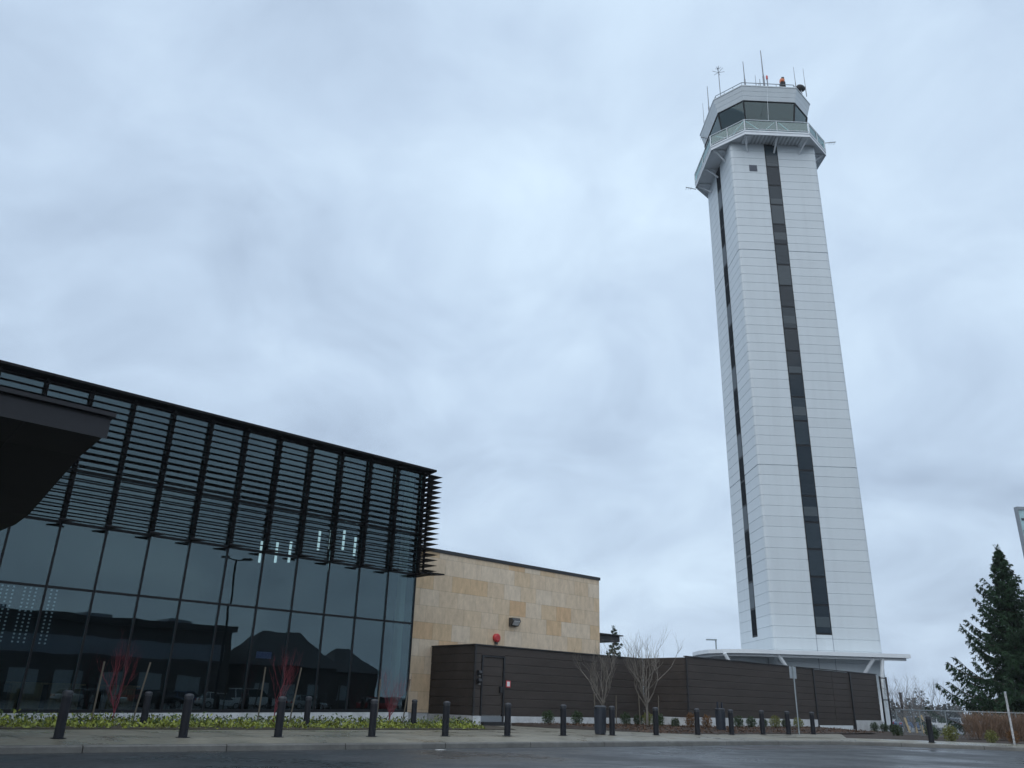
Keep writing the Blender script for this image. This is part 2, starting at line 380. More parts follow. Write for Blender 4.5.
# kerb stones with joints
kb = MB(); acc = 0; inner = offset_path(KP, .17); top_in = .17
d_run = 0
seglen = 3.6; last = 0
segs = []; cur = [0]
for i in range(1, len(KP)):
    d_run += (KP[i]-KP[i-1]).length
    cur.append(i)
def path_at(P, dist):
    for i in range(len(P)-1):
        l = (P[i+1]-P[i]).length
        if dist <= l: return P[i] + (P[i+1]-P[i])*(dist/l)
        dist -= l
    return P[-1]
tot = sum((KP[i+1]-KP[i]).length for i in range(len(KP)-1))
k = 0.
while k < tot-4:
    a, b2 = k+.012, k+seglen-.012
    ps = [path_at(KP, a+(b2-a)*j/3) for j in range(4)]
    ns = []
    for j in range(4):
        t = (path_at(KP, a+(b2-a)*j/3+.05)-path_at(KP, a+(b2-a)*j/3-.05)).normalized(); ns.append(Vector((-t.y, t.x, 0)))
    prof = [(-.012, -.05), (0.0, .13), (.025, .165), (.17, .172), (.17, -.05)]
    vs = []; fs = []
    for j in range(4):
        for (d, z) in prof:
            q = ps[j]+ns[j]*d; vs.append((q.x, q.y, z))
    for j in range(3):
        for i in range(5): fs.append((j*5+i, j*5+(i+1) % 5, (j+1)*5+(i+1) % 5, (j+1)*5+i))
    fs += [(4, 3, 2, 1, 0), (15, 16, 17, 18, 19)]
    kb.add(vs, fs); k += seglen
structure('kerb', kb, 'kerb_concrete')
# footway: kerb -> planting strip / mulch bed.  sheet rising gently to .27
def tpoly(pts, z, name, mat):
    b = MB(); b.add([(*tf(s, q).xy, z) for s, q in pts], [tuple(range(len(pts)))]); return structure(name, b, mat)
fw = MB(); inn = offset_path(KP, .165); mid = offset_path(KP, 1.3); far = [a if a_.x < 9 else c for a_, a, c in zip(KP, offset_path(KP, 14), offset_path(KP, 6.2))]
nK = len(KP); vs = [(p.x, p.y, .168) for p in inn]+[(p.x, p.y, .262) for p in mid]+[(p.x, p.y, .27) for p in far]
fw.add(vs, [(i, i+1, nK+i+1, nK+i) for i in range(nK-1)]+[(nK+i, nK+i+1, 2*nK+i+1, 2*nK+i) for i in range(nK-1) if KP[i].x < 16.0])
structure('footway', fw, 'sidewalk_concrete')
jb = MB()
for i in range(30):
    s = -30+2.0*i*1.05
    a = tf(s, 23.9, .2725); c = tf(s, 29.38, .2745); w = US*.012
    jb.add([a-w, a+w, c+w, c-w], [(0, 1, 2, 3)])
jb.add([tf(-40, 26.6, .2742), tf(31, 26.6, .2742), tf(31, 26.63, .2742), tf(-40, 26.63, .2742)], [(0, 1, 2, 3)])
structure('footway_joints', jb, 'tar')
# beds
tpoly([(-40, 29.4), (27.2, 29.4), (29.6, 33.6), (29.6, 36), (-40, 36)], .285, 'planting_bed', 'soil')
sb_ = MB(); sb_.add([(9, 39.2, .262), (13.4, 41.4, .262), (17.0, 43.0, .262), (19.5, 50, .262), (20.5, 58, .262), (9, 47, .262)], [tuple(range(6))]); structure('bed_edge', sb_, 'sidewalk_concrete')
mb_ = MB()
bed = [(31.6, 34.4), (31.4, 31.0), (33.2, 27.2), (36, 25.6), (44, 24.9), (52, 25.2)]
bedw = [tf(s, q) for s, q in bed]; back = [(16.6, 47.3), (17.0, 43.5), (19.2, 43.6), (22, 43.75), (26, 43.4), (40, 41.0)]
def mound(name, front, rear, zf, zr, mat, n=26, m=10):
    b = MB(); F = smooth_path(front, 5); Rr = smooth_path(rear, 5)
    def samp(P, t):
        tt = sum((P[i+1]-P[i]).length for i in range(len(P)-1)); return path_at(P, t*tt)
    vs = []
    for i in range(n+1):
        a = samp(F, i/n); c = samp(Rr, i/n)
        for j in range(m+1):
            t = j/m; p = a.lerp(c, t); z = zf+(zr-zf)*t + (random.uniform(-.03, .03) if 0 < j < m else 0) + .06*math.sin(PI*t)
            vs.append((p.x, p.y, z))
    b.add(vs, [(i*(m+1)+j, (i+1)*(m+1)+j, (i+1)*(m+1)+j+1, i*(m+1)+j+1) for i in range(n) for j in range(m)])
    return structure(name, b, mat)
xy = lambda L_: [(p.x, p.y) for p in L_]
mound('mulch_bed', xy([tf(31.3, 34.2), tf(31.9, 30), tf(33.9, 25.6), tf(37, 24.9), tf(44, 24.75), tf(51, 24.9), tf(56, 26.2), tf(58, 31.0)]),
      xy([tf(31.4, 34.42), tf(37, 34.4), tf(42.8, 33.8), tf(46, 31.3), tf(54, 31.3), tf(58, 31.2)]), .283, .40, 'mulch', 60, 14)
mound('mulch_slope', [(14.8, 43.0), (17.0, 42.5), (19.2, 42.35), (22.0, 41.75), (25, 40.8), (40, 35.6)],
      [(25, 66), (29, 70), (34, 68), (40, 62), (46, 58), (58, 54)], .19, .12, 'mulch', 40, 14)
# darker old patch, sealed crack and litter on the road
pt = MB(); pp = [(9.0, 33.2), (14.5, 37.4), (19, 38.6), (22, 38.9), (16, 40.4), (13.2, 39.2), (8.5, 35.2)]
pt.add([(x, y, .004) for x, y in pp], [tuple(range(len(pp)))]); structure('road_patch', pt, 'asphalt_patch')
cr_ = MB(); cp = [Vector((6.2, 31.4, .008)), Vector((8.5, 31.9, .008)), Vector((11, 33.2, .008)), Vector((15, 35.6, .008)), Vector((19.5, 37.4, .008))]
for i in range(len(cp)-1):
    t = (cp[i+1]-cp[i]).normalized(); w = Vector((-t.y, t.x, 0))*.05
    cr_.add([cp[i]-w, cp[i]+w, cp[i+1]+w, cp[i+1]-w], [(0, 1, 2, 3)])
structure('road_crack', cr_, 'tar')

# ------------------------------------------------------------------ terminal
T = tthing('terminal_building', 'dark glass terminal hall with black louvre sunscreen over tall window bays', 'building', 10, 34)
QG = 34.0; S0 = 6.0; DS = 1.655; K0, K1 = -5, 10; SE = S0+DS*(K1+1)+.06
def zb(s): return .57+.0155*(s-4.2)      # the sill climbs slightly with the ground
rows = [.95, 4.93, 7.32, 9.38, 12.62]
for k in range(K0, K1+1):
    a = S0+DS*k; b_ = a+DS
    for i in range(4):
        MB().box(a+.037, b_-.037, QG, QG+.02, (zb(a)+.05 if i == 0 else rows[i]+.045), rows[i+1]-.045).build('glass_pane', 'curtain_glass', T)
for k in range(K0, K1+2):
    a = S0+DS*k
    MB().box(a-.034, a+.034, QG-.05, QG+.16, zb(a)-.02, 12.65).build('mullion', 'mullion_metal', T)
for i, z in enumerate(rows):
    h = (.06, .045, .05, .04, .03)[i]
    b = MB()
    for k in range(K0, K1+1):
        a, c = S0+DS*k+.036, S0+DS*(k+1)-.036
        if i == 0: b.prism_y([(a, zb(a)-.02), (c, zb(c)-.02), (c, zb(c)+.10), (a, zb(a)+.10)], QG-.035, QG+.14)
        else: b.box(a, c, QG-.035, QG+.14, z-h, z+h)
    b.build('transom', 'mullion_metal', T)
MB().prism_y([(S0+DS*K0, .1), (SE, .1), (SE, zb(SE)-.025), (S0+DS*K0, zb(S0+DS*K0)-.025)], QG-.12, QG+.3).build('base_kerb', 'concrete_white', T)
MB().prism_x([(QG-.55, 12.70), (QG-.55, 12.80), (QG-.1, 12.93), (QG+24, 12.96), (QG+24, 12.66), (QG-.0, 12.66)], S0+DS*K0, SE+.45).build('roof', 'screen_metal', T)
MB().box(SE-.1, SE-.02, QG+.2, QG+24, .15, 12.65).build('side_wall', 'mullion_metal', T)
MB().box(S0+DS*K0, SE-.12, QG+13, QG+13.2, .5, 12.6).build('back_wall', 'interior_dark', T)
MB().box(S0+DS*K0, SE-.12, QG+.31, QG+12.98, .1, .5).build('floor', 'interior_floor', T)
MB().box(S0+DS*K0-.2, S0+DS*K0-.02, QG+.2, QG+24, .15, 12.65).build('party_wall', 'mullion_metal', T)
MB().box(23.55, 23.85, QG+.25, QG+.6, .505, 12.64).build('interior_column', 'cream_paint', T)
# louvre sunscreen: 20 blades per bay between upright ribs, turning the corner at the end
ZL = [7.52+.272*i for i in range(19)]
def blade_prof(z): return [(QG-.37, z-.019), (QG-.37, z+.019), (QG-.46, z+.015), (QG-.56, z+.0), (QG-.46, z-.015)]
for k in range(K0, K1+1):
    a = S0+DS*k; b_ = a+DS; pb = MB()
    for z in ZL: pb.prism_x(blade_prof(z), a+.03, b_-.03)
    pb.build('louvre_panel', 'screen_metal', T)
for k in range(K0, K1+2):
    a = S0+DS*k
    rb = MB().box(a-.055, a+.055, QG-.24, QG-.06, 7.36, 12.65)
    for zz in ZL: rb.box(a-.025, a+.025, QG-.50, QG-.242, zz-.05, zz-.024)
    rib = rb.build('louvre_rib', 'screen_metal', T)
    MB().prism_z([(a-.05, QG-.03), (a+.05, QG-.03), (a+.05, QG-.5), (a+.32, QG-.86), (a-.32, QG-.86), (a-.05, QG-.5)], 7.27, 7.33).build('foot_bracket', 'screen_metal', rib)
cnr = MB()
for z in ZL:    # mitred tips at the corner and the return along the end wall
    e0, e1 = SE+.28, SE+.74
    cnr.add([(S0+DS*(K1+1)+.03, QG-.30, z-.022), (e0, QG-.30, z-.022), (e0, QG+5, z-.022), (e0, QG+5, z+.022), (e0, QG-.30, z+.022), (S0+DS*(K1+1)+.03, QG-.30, z+.022),
             (S0+DS*(K1+1)+.03, QG-.74, z), (e1, QG-.74, z), (e1, QG+5, z)],
            [(0, 1, 7, 6), (1, 2, 8, 7), (5, 6, 7, 4), (4, 7, 8, 3), (0, 6, 5), (2, 3, 8), (0, 5, 4, 1), (1, 4, 3, 2)])
cnr.build('louvre_corner', 'screen_metal', T)
MB().box(SE+.16, SE+.24, QG-.3, QG-.2, 7.3, 12.65).build('corner_post', 'screen_metal', T)
z = 7.32
MB().prism_z([(SE-.02, QG-.95), (SE+1.0, QG-1.02), (SE+.62, QG-.2), (SE+.62, QG+4), (SE+.25, QG+4), (SE+.25, QG-.3), (SE-.02, QG-.3)], z, z+.07).build('corner_ledge', 'screen_metal', T)

# ------------------------------------------------------------------ drop-off canopy at the left
CT = tthing('entrance_canopy', 'thick black flat canopy jutting in at the left edge before the glass hall', 'canopy', -4, 22)
prof = [(18.02, 6.50), (18.78, 6.43), (19.7, 6.36), (20.7, 6.15), (21.8, 5.92), (22.54, 5.75), (23.5, 5.56), (24.8, 5.48), (26.65, 5.55), (30.5, 5.6), (30.5, 6.9), (18.02, 6.9)]
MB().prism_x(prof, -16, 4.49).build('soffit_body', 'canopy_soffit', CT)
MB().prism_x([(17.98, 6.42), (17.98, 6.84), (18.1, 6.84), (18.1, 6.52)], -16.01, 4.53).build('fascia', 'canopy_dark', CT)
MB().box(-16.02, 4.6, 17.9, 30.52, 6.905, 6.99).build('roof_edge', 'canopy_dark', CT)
sm = MB()
for s in (3.0, 1.2, -.6, -2.4, -4.2, -6): sm.prism_x([(z_[0], z_[1]-.004) for z_ in prof[:9]]+[(z_[0]-.0, z_[1]-.012) for z_ in prof[8::-1]], s-.012, s+.012)
sm.build('soffit_seams', 'canopy_dark', CT)
sm = MB()
for s in (1.9, -.8, -3.5): sm.box(s-.008, s+.008, 17.972, 17.985, 6.44, 6.83)
sm.build('fascia_joints', 'canopy_soffit', CT)
for s in (-4.5, -12.5):
    MB().box(s-.3, s+.3, 24.3, 24.9, .2, 5.6).build('column', 'canopy_dark', CT, bevel=.02)

# ------------------------------------------------------------------ stone wing
SW = tthing('stone_wing', 'tan stone-clad block with dark roof edge between the glass hall and the screen wall', 'building', 34, 38.3)
QS = 38.32
MB().box(SE-.0, 42.95, QS, QS+18, .78, 9.52).build('wall', 'travertine', SW)
MB().box(SE-.0, 43.02, QS-.06, QS+18.05, 9.525, 9.72).build('roof_edge', 'siding_trim', SW)
MB().box(SE-.0, 42.9, QS+.05, QS+17.9, .1, .775).build('base', 'concrete_white', SW)
sc_ = MB().box(42.98, 47.0, 40.0, 43.0, 5.72, 6.12)
sc_.box(42.98, 47.2, 39.8, 43.2, 6.123, 6.2).build('side_canopy', 'siding_trim', SW)
MB().box(43.4, 43.8, 40.4, 40.8, .1, 5.715).build('canopy_post', 'siding_trim', SW)

# things on the stone wall
bell = tthing('alarm_bell', 'round red alarm bell high on the tan stone wall', 'alarm bell', 33.53, QS, 5.03)
def disc(cx, q0, q1, z, r, r2, seg=20):
    b = MB(); vs = []
    for (q, rr) in ((q0, r), (q1, r), (q1-.05, r2)):
        for k in range(seg): t = 2*PI*k/seg; vs.append((cx+rr*math.cos(t), q, z+rr*math.sin(t)))
    fs = [(i*seg+k, i*seg+(k+1) % seg, (i+1)*seg+(k+1) % seg, (i+1)*seg+k) for i in range(2) for k in range(seg)]
    fs += [tuple(range(seg)), tuple(range(3*seg-1, 2*seg-1, -1))]; b.add(vs, fs); return b
disc(33.53, QS-.002, QS-.16, 5.03, .25, .17).build('gong', 'alarm_red', bell)
MB().box(33.43, 33.63, QS-.10, QS-.002, 4.66, 4.80).build('striker_box', 'lamp_housing', bell)
wl = tthing('wall_light', 'boxy dark wall pack light high on the tan stone wall', 'wall light', 34.85, QS, 6.05)
MB().prism_x([(QS-.002, 5.82), (QS-.002, 6.3), (QS-.32, 6.3), (QS-.42, 6.12), (QS-.2, 5.82)], 34.55, 35.2).build('housing', 'lamp_housing', wl)
MB().prism_x([(QS-.245, 5.875), (QS-.425, 6.105), (QS-.435, 6.09), (QS-.26, 5.86)], 34.62, 35.13).build('lens', 'lamp_lens', wl)

# ------------------------------------------------------------------ dark screen walls
def lap_x(b, x0, x1, q, z0, z1, nb, d=.006):          # lapped boards facing -q
    h = (z1-z0)/nb
    for i in range(nb):
        a = z0+h*i; c = a+h
        b.prism_x([(q+.12, a), (q-d*.6, a+.012), (q-d, a+.05), (q-.002, c-.025), (q+.008, c-.012), (q+.008, c), (q+.12, c)], x0, x1)
def lap_y(b, y0, y1, x, z0, z1, nb, d=.008, sgn=-1):   # lapped boards facing -s
    h = (z1-z0)/nb
    for i in range(nb):
        a = z0+h*i; c = a+h
        b.prism_y([(x+.12, a), (x-d*.6, a+.012), (x-d, a+.05), (x-.002, c-.025), (x+.006, c-.012), (x+.006, c), (x+.12, c)], y0, y1)
Q1, Q2, SA, SB, SCN = 34.46, 31.2, 28.75, 42.85, 68.3
N1 = tthing('screen_wall', 'dark brown ribbed screen wall with a flush door in front of the stone block', 'wall', 35, Q1)
b = MB(); lap_x(b, SA+.06, 29.2, Q1, .74, 4.22, 8); lap_x(b, 30.88, SB-.14, Q1, .74, 4.22, 8); lap_x(b, 29.2, 30.88, Q1, 3.74, 4.22, 1)
b.build('front_siding', 'siding', N1)
b = MB(); lap_y(b, Q1+.05, QS-.05, SA, .74, 4.22, 8); b.build('end_siding', 'siding', N1)
b = MB(); lap_y(b, Q2+.06, Q1+.1, SB, .88, 4.3, 8); b.build('return_siding', 'siding', N1)
MB().box(SA-.05, SA+.058, Q1-.05, Q1+.048, .74, 4.22).build('corner_trim', 'siding_trim', N1)
b = MB().box(SA-.06, SB+.1, Q1-.07, Q1+.16, 4.222, 4.28); b.box(SA-.06, SA+.16, Q1+.162, QS-.05, 4.222, 4.28); b.build('cap_flashing', 'siding_trim', N1)
b = MB().box(SA-.02, 29.26, Q1-.05, Q1+.2, -.05, .735); b.box(30.84, SB+.02, Q1-.05, Q1+.2, -.05, .735); b.box(SA-.02, SA+.2, Q1+.202, QS-.02, -.05, .735); b.box(SB-.02, SB+.2, Q2, Q1-.052, -.05, .875)
b.build('concrete_base', 'concrete_white', N1)
dr = MB(); lap_x(dr, 29.32, 30.74, Q1+.02, .78, 3.66, 6, .008); door = dr.build('door', 'siding', N1)
MB().box(30.5, 30.68, Q1-.11, Q1-.02, 1.9, 2.2).build('handle', 'black_steel', door)
b = MB().box(29.22, 29.30, Q1-.06, Q1+.1, .74, 3.735); b.box(30.76, 30.87, Q1-.05, Q1+.1, .30, 3.735); b.box(29.302, 30.758, Q1-.05, Q1+.1, 3.665, 3.735)
b.build('door_frame', 'black_steel', N1)
b = MB().box(29.28, 30.82, Q1-.3, Q1+.2, .28, .45); b.build('door_step', 'black_steel', N1)
b = MB().box(29.28, 30.82, Q1-.02, Q1+.15, .455, .73); b.build('kick_plate', 'steel_grey', N1)
N2 = tthing('screen_wall', 'long dark brown ribbed screen wall with double gate below the white tower', 'wall', 55, Q2)
b = MB(); lap_x(b, SB+.06, 58.1, Q2, .90, 4.32, 8); b.build('front_siding', 'siding', N2)
b = MB(); lap_x(b, 63.9, SCN, Q2, .90, 4.32, 8); b.build('end_siding', 'siding', N2)
for a, c in ((58.3, 60.98), (61.02, 63.7)):
    b = MB(); lap_x(b, a, c, Q2+.03, .52, 4.30, 9, .010); b.build('gate_leaf', 'siding', N2)
for s in (58.2, 63.8):
    MB().box(s-.09, s+.09, Q2-.06, Q2+.14, .0, 4.33).build('gate_post', 'black_steel', N2)
MB().box(SB-.06, SCN+.05, Q2-.07, Q2+.16, 4.335, 4.39).build('cap_flashing', 'siding_trim', N2)
MB().box(SB-.05, SB+.058, Q2-.05, Q2+.058, .88, 4.32).build('corner_trim', 'siding_trim', N2)
b = MB().box(SB-.02, 58.1, Q2-.05, Q2+.2, -.3, .895); b.box(63.9, SCN, Q2-.05, Q2+.2, -.3, .895); b.build('concrete_base', 'concrete_white', N2)
MB().box(58.3, 63.7, Q2-.02, Q2+.2, -.3, .25).build('gate_threshold', 'concrete_white', N2)
# things on the first screen wall
for z, lb in ((2.82, 'upper of two small black wall lamps left of the screen wall door'), (2.42, 'lower of two small black wall lamps left of the screen wall door')):
    l_ = tthing('door_lamp', lb, 'wall light', 28.97, Q1-.04, z, 'wall lamps beside the door')
    MB().prism_x([(Q1-.045, z-.13), (Q1-.045, z+.13), (Q1-.2, z+.13), (Q1-.27, z-.0), (Q1-.2, z-.13)], 28.88, 29.08).build('housing', 'black_steel', l_)
    MB().box(28.92, 29.04, Q1-.2, Q1-.08, z-.15, z-.132).build('lens', 'lamp_lens', l_)
sg = tthing('door_notice', 'small white notice with a red border beside the screen wall door', 'sign', 31.1, Q1-.06, 2.38)
MB().box(30.96, 31.26, Q1-.075, Q1-.045, 2.18, 2.52).build('plate', 'sign_red', sg)
MB().box(31.01, 31.21, Q1-.082, Q1-.0755, 2.23, 2.47).build('face', 'sign_white', sg)
# black steel frame at the end of the second wall
GF = tthing('steel_gate_frame', 'narrow black steel gate frame at the right end of the long screen wall', 'gate', 69.6, 30.9)
for s, q, h in ((68.5, 31.0, 4.22), (69.4, 30.9, 4.2)):
    MB().box(s-.055, s+.055, q-.055, q+.055, -.2, h).build('post', 'black_steel', GF)
for z in (4.1, 2.45, .3): MB().box(68.556, 69.344, 30.93, 30.98, z-.04, z+.04).build('rail', 'black_steel', GF)
bp = tthing('black_post', 'lone black steel post just right of the black gate frame', 'post', 70.3, 30.3)
MB().box(70.22, 70.38, 30.22, 30.38, -.2, 3.0).build('shaft', 'black_steel', bp); MB().prism_z([(70.2, 30.2), (70.4, 30.2), (70.4, 30.4), (70.2, 30.4)], 3.002, 3.06).build('cap', 'black_steel', bp)

# ------------------------------------------------------------------ control tower
TA = math.radians(1.3)
TT = Vector((math.cos(TA), math.sin(TA), 0)); TD = Vector((-math.sin(TA), math.cos(TA), 0))
def tw(x, y, z=0): return Vector((0, 80, 0)) + TT*(31.17+x) + TD*(5.3+y) + Vector((0, 0, z))
TW = thing('control_tower', 'tall pale airport control tower with slit windows and glazed lookout cab', 'tower', tw(0, 0), TA)
H = 5.3
def ring(h, c):
    k = c*.3
    return [(-h+c, -h), (h-c, -h), (h-k, -h+k), (h, -h+c), (h, h-c), (h-k, h-k), (h-c, h), (-h+c, h), (-h+k, h-k), (-h, h-c), (-h, -h+c), (-h+k, -h+k)]
sh = MB(); z = -.3; lv = []
course = 1.078; z0 = 7.96-course*7
cuts = [z0+course*i for i in range(0, 70) if z0+course*i < 66]
prevz = -.3
rings = [(-.3, H)]
for c in cuts:
    if c < .2: continue
    big = abs(c-51.3) < .54 or abs(c-24.8) < .54
    w, d = (.055, .07) if big else (.026, .035)
    rings += [(c-w, H), (c-w+.01, H-d), (c+w-.01, H-d), (c+w, H)]
rings.append((66.2, H))
vs = []
for zz, h in rings: vs += [(x, y, zz) for x, y in ring(h, .3)]
fs = [(i*12+k, i*12+(k+1) % 12, (i+1)*12+(k+1) % 12, (i+1)*12+k) for i in range(len(rings)-1) for k in range(12)]
sh.add(vs, fs); sh.build('shaft', 'tower_panel', TW)
ZP = [8.4]
while ZP[-1] < 65.5: ZP.append(ZP[-1]+2.722)
ZP[-1] = 66.15
def win_strip(face):
    # frame box stands 3 cm proud; panes stand on it
    def bx(a0, a1, d0, d1, z0, z1):
        if face == 'front': return (a0-.27, a1-.27, -H-d1, -H-d0, z0, z1)
        return (-H-d1, -H-d0, a0, a1, z0, z1)
    MB().box(*bx(-.80, .80, -.2, .015, ZP[0]-.06, 66.15)).build('window_frame', 'dark_frame', TW)
    for i in range(len(ZP)-1):
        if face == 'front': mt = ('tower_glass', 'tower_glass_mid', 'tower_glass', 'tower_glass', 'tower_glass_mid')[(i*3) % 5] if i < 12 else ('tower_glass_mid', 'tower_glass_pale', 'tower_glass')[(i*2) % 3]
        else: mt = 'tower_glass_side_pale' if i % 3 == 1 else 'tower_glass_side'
        z1 = min(ZP[i+1], 66.1)
        p = MB().box(*bx(-.70, .70, .0, .03, ZP[i]+.11, z1-.11)).build('window_pane', mt, TW)
        if face != 'front': continue
        if i % 4 == 0:
            MB().box(*bx(-.68, .68, .0, .036, ZP[i]+.65, ZP[i]+1.6)).build('spandrel_band', 'tower_band', p)
        elif i % 4 == 2 and i > 6:
            MB().box(*bx(-.68, .68, .0, .036, ZP[i]+.1, ZP[i]+.85)).build('spandrel_band', 'tower_band', p)
win_strip('front'); win_strip('left')
for x in (-1.07, .53):
    MB().box(x-.03, x+.03, -H-.012, -H+.01, .3, 8.33).build('joint_cover', 'tower_joint', TW)
gv = MB().box(-3.15, -2.2, -H-.05, -H+.02, 62.1, 62.98)
for i in range(6): gv.box(-3.1, -2.25, -H-.075, -H-.05, 62.17+.13*i, 62.23+.13*i)
gv.build('vent_grille', 'grille', TW)
def octa(A, w): return [(-w, -A), (w, -A), (A, -w), (A, w), (w, A), (-w, A), (-A, w), (-A, -w)]
def oring(A0, w0, A1, w1, z0, z1): return MB().prism_z(octa(A0, w0), z0, z1, octa(A1, w1))
# gallery deck
oring(7.2, 3.93, 7.2, 3.93, 66.22, 66.55).build('gallery_deck', 'white_steel', TW)
b = MB()
for (A, w, zz0, zz1) in ((7.24, 3.95, 66.0, 66.3), (7.26, 3.97, 66.42, 66.62)):
    P_ = octa(A, w)
    for i in range(8):
        p, q = Vector((*P_[i], 0)), Vector((*P_[(i+1) % 8], 0)); t = (q-p).normalized(); nn = Vector((t.y, -t.x, 0))*.07
        b.add([(*(p).xy, zz0), (*(q).xy, zz0), (*(q-nn*2).xy, zz0), (*(p-nn*2).xy, zz0), (*(p).xy, zz1), (*(q).xy, zz1), (*(q-nn*2).xy, zz1), (*(p-nn*2).xy, zz1)],
              [(0, 3, 2, 1), (4, 5, 6, 7), (0, 1, 5, 4), (1, 2, 6, 5), (2, 3, 7, 6), (3, 0, 4, 7)])
b.build('edge_beam', 'white_steel', TW)
b = MB()
for i in range(-8, 9): b.box(i*.45-.1, i*.45+.1, -7.0, 7.0, 66.16, 66.215)
b.build('deck_ribs', 'deck_under', TW)
for (x, y) in [(-3.9, -7), (0.1, -7), (3.9, -7), (7, -3.9), (7, 3.9), (-7, -3.9), (-7, 0), (-7, 3.9), (3.9, 7), (-3.9, 7)]:
    sx = max(-H, min(H, x)); sy = max(-H, min(H, y))
    if abs(x) > abs(y): sy = y*.82
    else: sx = x*.82
    MB().tube([(x*.985, y*.985, 66.18), (sx, sy, 64.9)], .11, 6).build('bracket', 'white_steel', TW)
    MB().box(min(x*.985, sx)-.07, max(x*.985, sx)+.07, min(y*.985, sy)-.07, max(y*.985, sy)+.07, 66.0, 66.155).build('outrigger', 'white_steel', TW)
# railing
P_ = octa(7.22, 3.94)
rr = MB()
for zz in (68.15, 66.8): rr.tube([(*p, zz) for p in P_+[P_[0]]], .055, 6)
for i in range(8):
    p, q = Vector((*P_[i], 0)), Vector((*P_[(i+1) % 8], 0))
    for k in range(2):
        c = p.lerp(q, k/2); rr.tube([(c.x, c.y, 66.55), (c.x, c.y, 68.15)], .045 if k else .07, 6)
rr.build('railing', 'white_steel', TW)
for i in range(8):
    p, q = Vector((*P_[i], 0))*.992, Vector((*P_[(i+1) % 8], 0))*.992
    t = (q-p).normalized(); nn = Vector((t.y, -t.x, 0))*.012; p = p+t*.09; q = q-t*.09
    MB().add([], []) if False else None
    gb = MB(); gb.add([(p+nn).to_tuple()[:2]+(66.7,), (q+nn).to_tuple()[:2]+(66.7,), (q-nn).to_tuple()[:2]+(66.7,), (p-nn).to_tuple()[:2]+(66.7,),
                       (p+nn).to_tuple()[:2]+(68.1,), (q+nn).to_tuple()[:2]+(68.1,), (q-nn).to_tuple()[:2]+(68.1,), (p-nn).to_tuple()[:2]+(68.1,)],
                      [(0, 3, 2, 1), (4, 5, 6, 7), (0, 1, 5, 4), (1, 2, 6, 5), (2, 3, 7, 6), (3, 0, 4, 7)])
    gb.build('railing_glass', 'rail_glass', TW)
for (a, c) in (((-3.7, -7.15), (-1.9, -7.15)), ((-.2, -7.15), (-1.6, -7.15)), ((.3, -7.15), (1.7, -7.15)), ((-6.9, -4.1), (-5.5, -5.6)), ((-4.0, -7.05), (-5.4, -5.7))):
    MB().tube([(*a, 68.05), (*c, 66.65)], .03, 6).build('rail_brace', 'white_steel', TW)
# cab
AS, WS, AH, WH = 4.94, 2.81, 5.73, 3.24
oring(AS-.05, WS-.03, AS, WS, 66.56, 66.95).build('cab_sill_wall', 'white_steel', TW)
lo, hi = octa(AS, WS), octa(AH, WH)
for i in range(8):
    j = (i+1) % 8; p0, p1, p2, p3 = (*lo[i], 66.96), (*lo[j], 66.96), (*hi[j], 72.33), (*hi[i], 72.33)
    gb = MB(); inn_ = [(x*.994, y*.994, zz) for x, y, zz in (p0, p1, p2, p3)]
    gb.add([p0, p1, p2, p3]+inn_, [(0, 1, 2, 3), (7, 6, 5, 4), (0, 4, 5, 1), (1, 5, 6, 2), (2, 6, 7, 3), (3, 7, 4, 0)])
    gb.build('cab_window', 'cab_glass', TW)
    MB().tube([(x*1.004, y*1.004, zz) for x, y, zz in ((*lo[i], 66.96), (*hi[i], 72.33))], .10, 6).build('cab_mullion', 'dark_frame', TW)
b = MB(); b.tube([(x*1.003, y*1.003, 72.36) for x, y in hi+[hi[0]]], .09, 6); b.build('head_frame', 'dark_frame', TW)
oring(AH-.1, WH-.05, AH-.1, WH-.05, 72.40, 72.5).build('cab_ceiling', 'interior_dark', TW)
MB().prism_z(octa(2.2, 1.25), 67.0, 68.6).build('console', 'interior_dark', TW)
fr = [(72.42, AH+.02, WH+.01), (72.48, AH+.1, WH+.055)]
n3 = 3
def lerp(a, c, t): return a+(c-a)*t
prf = []
for i in range(n3):
    t0, t1 = i/n3, (i+1)/n3
    A0, w0, zz0 = lerp(AH+.06, 6.25, t0), lerp(WH+.03, 3.46, t0), lerp(72.42, 74.25, t0)
    A1, w1, zz1 = lerp(AH+.06, 6.25, t1), lerp(WH+.03, 3.46, t1), lerp(72.42, 74.25, t1)
    prf += [(A0, w0, zz0), (A1, w1, zz1-.05), (A1-.04, w1-.02, zz1-.04), (A1-.04, w1-.02, zz1)]
prf += [(6.3, 3.5, 74.25), (6.3, 3.5, 74.39)]
fb = MB(); vs = []
for A, w, zz in prf: vs += [(x, y, zz) for x, y in octa(A, w)]
np_ = len(prf)
fb.add(vs, [(i*8+k, i*8+(k+1) % 8, (i+1)*8+(k+1) % 8, (i+1)*8+k) for i in range(np_-1) for k in range(8)]+[tuple(range(7, -1, -1)), tuple(range((np_-1)*8, np_*8))])
fb.build('cab_fascia', 'tower_panel', TW)
rp = octa(5.9, 3.3); b = MB(); b.tube([(*p, 75.1) for p in rp+[rp[0]]], .05, 6); 
for i in range(8):
    p, q = Vector((*rp[i], 0)), Vector((*rp[(i+1) % 8], 0))
    for k in range(3): c = p.lerp(q, k/3); b.tube([(c.x, c.y, 74.39), (c.x, c.y, 75.1)], .04, 5)
b.build('roof_railing', 'steel_grey', TW)
MB().tube([(-.2, -6.32, 74.3), (-.45, -6.5, 72.4), (-.95, -7.25, 68.1)], .018, 5).build('conductor_cable', 'white_steel', TW)
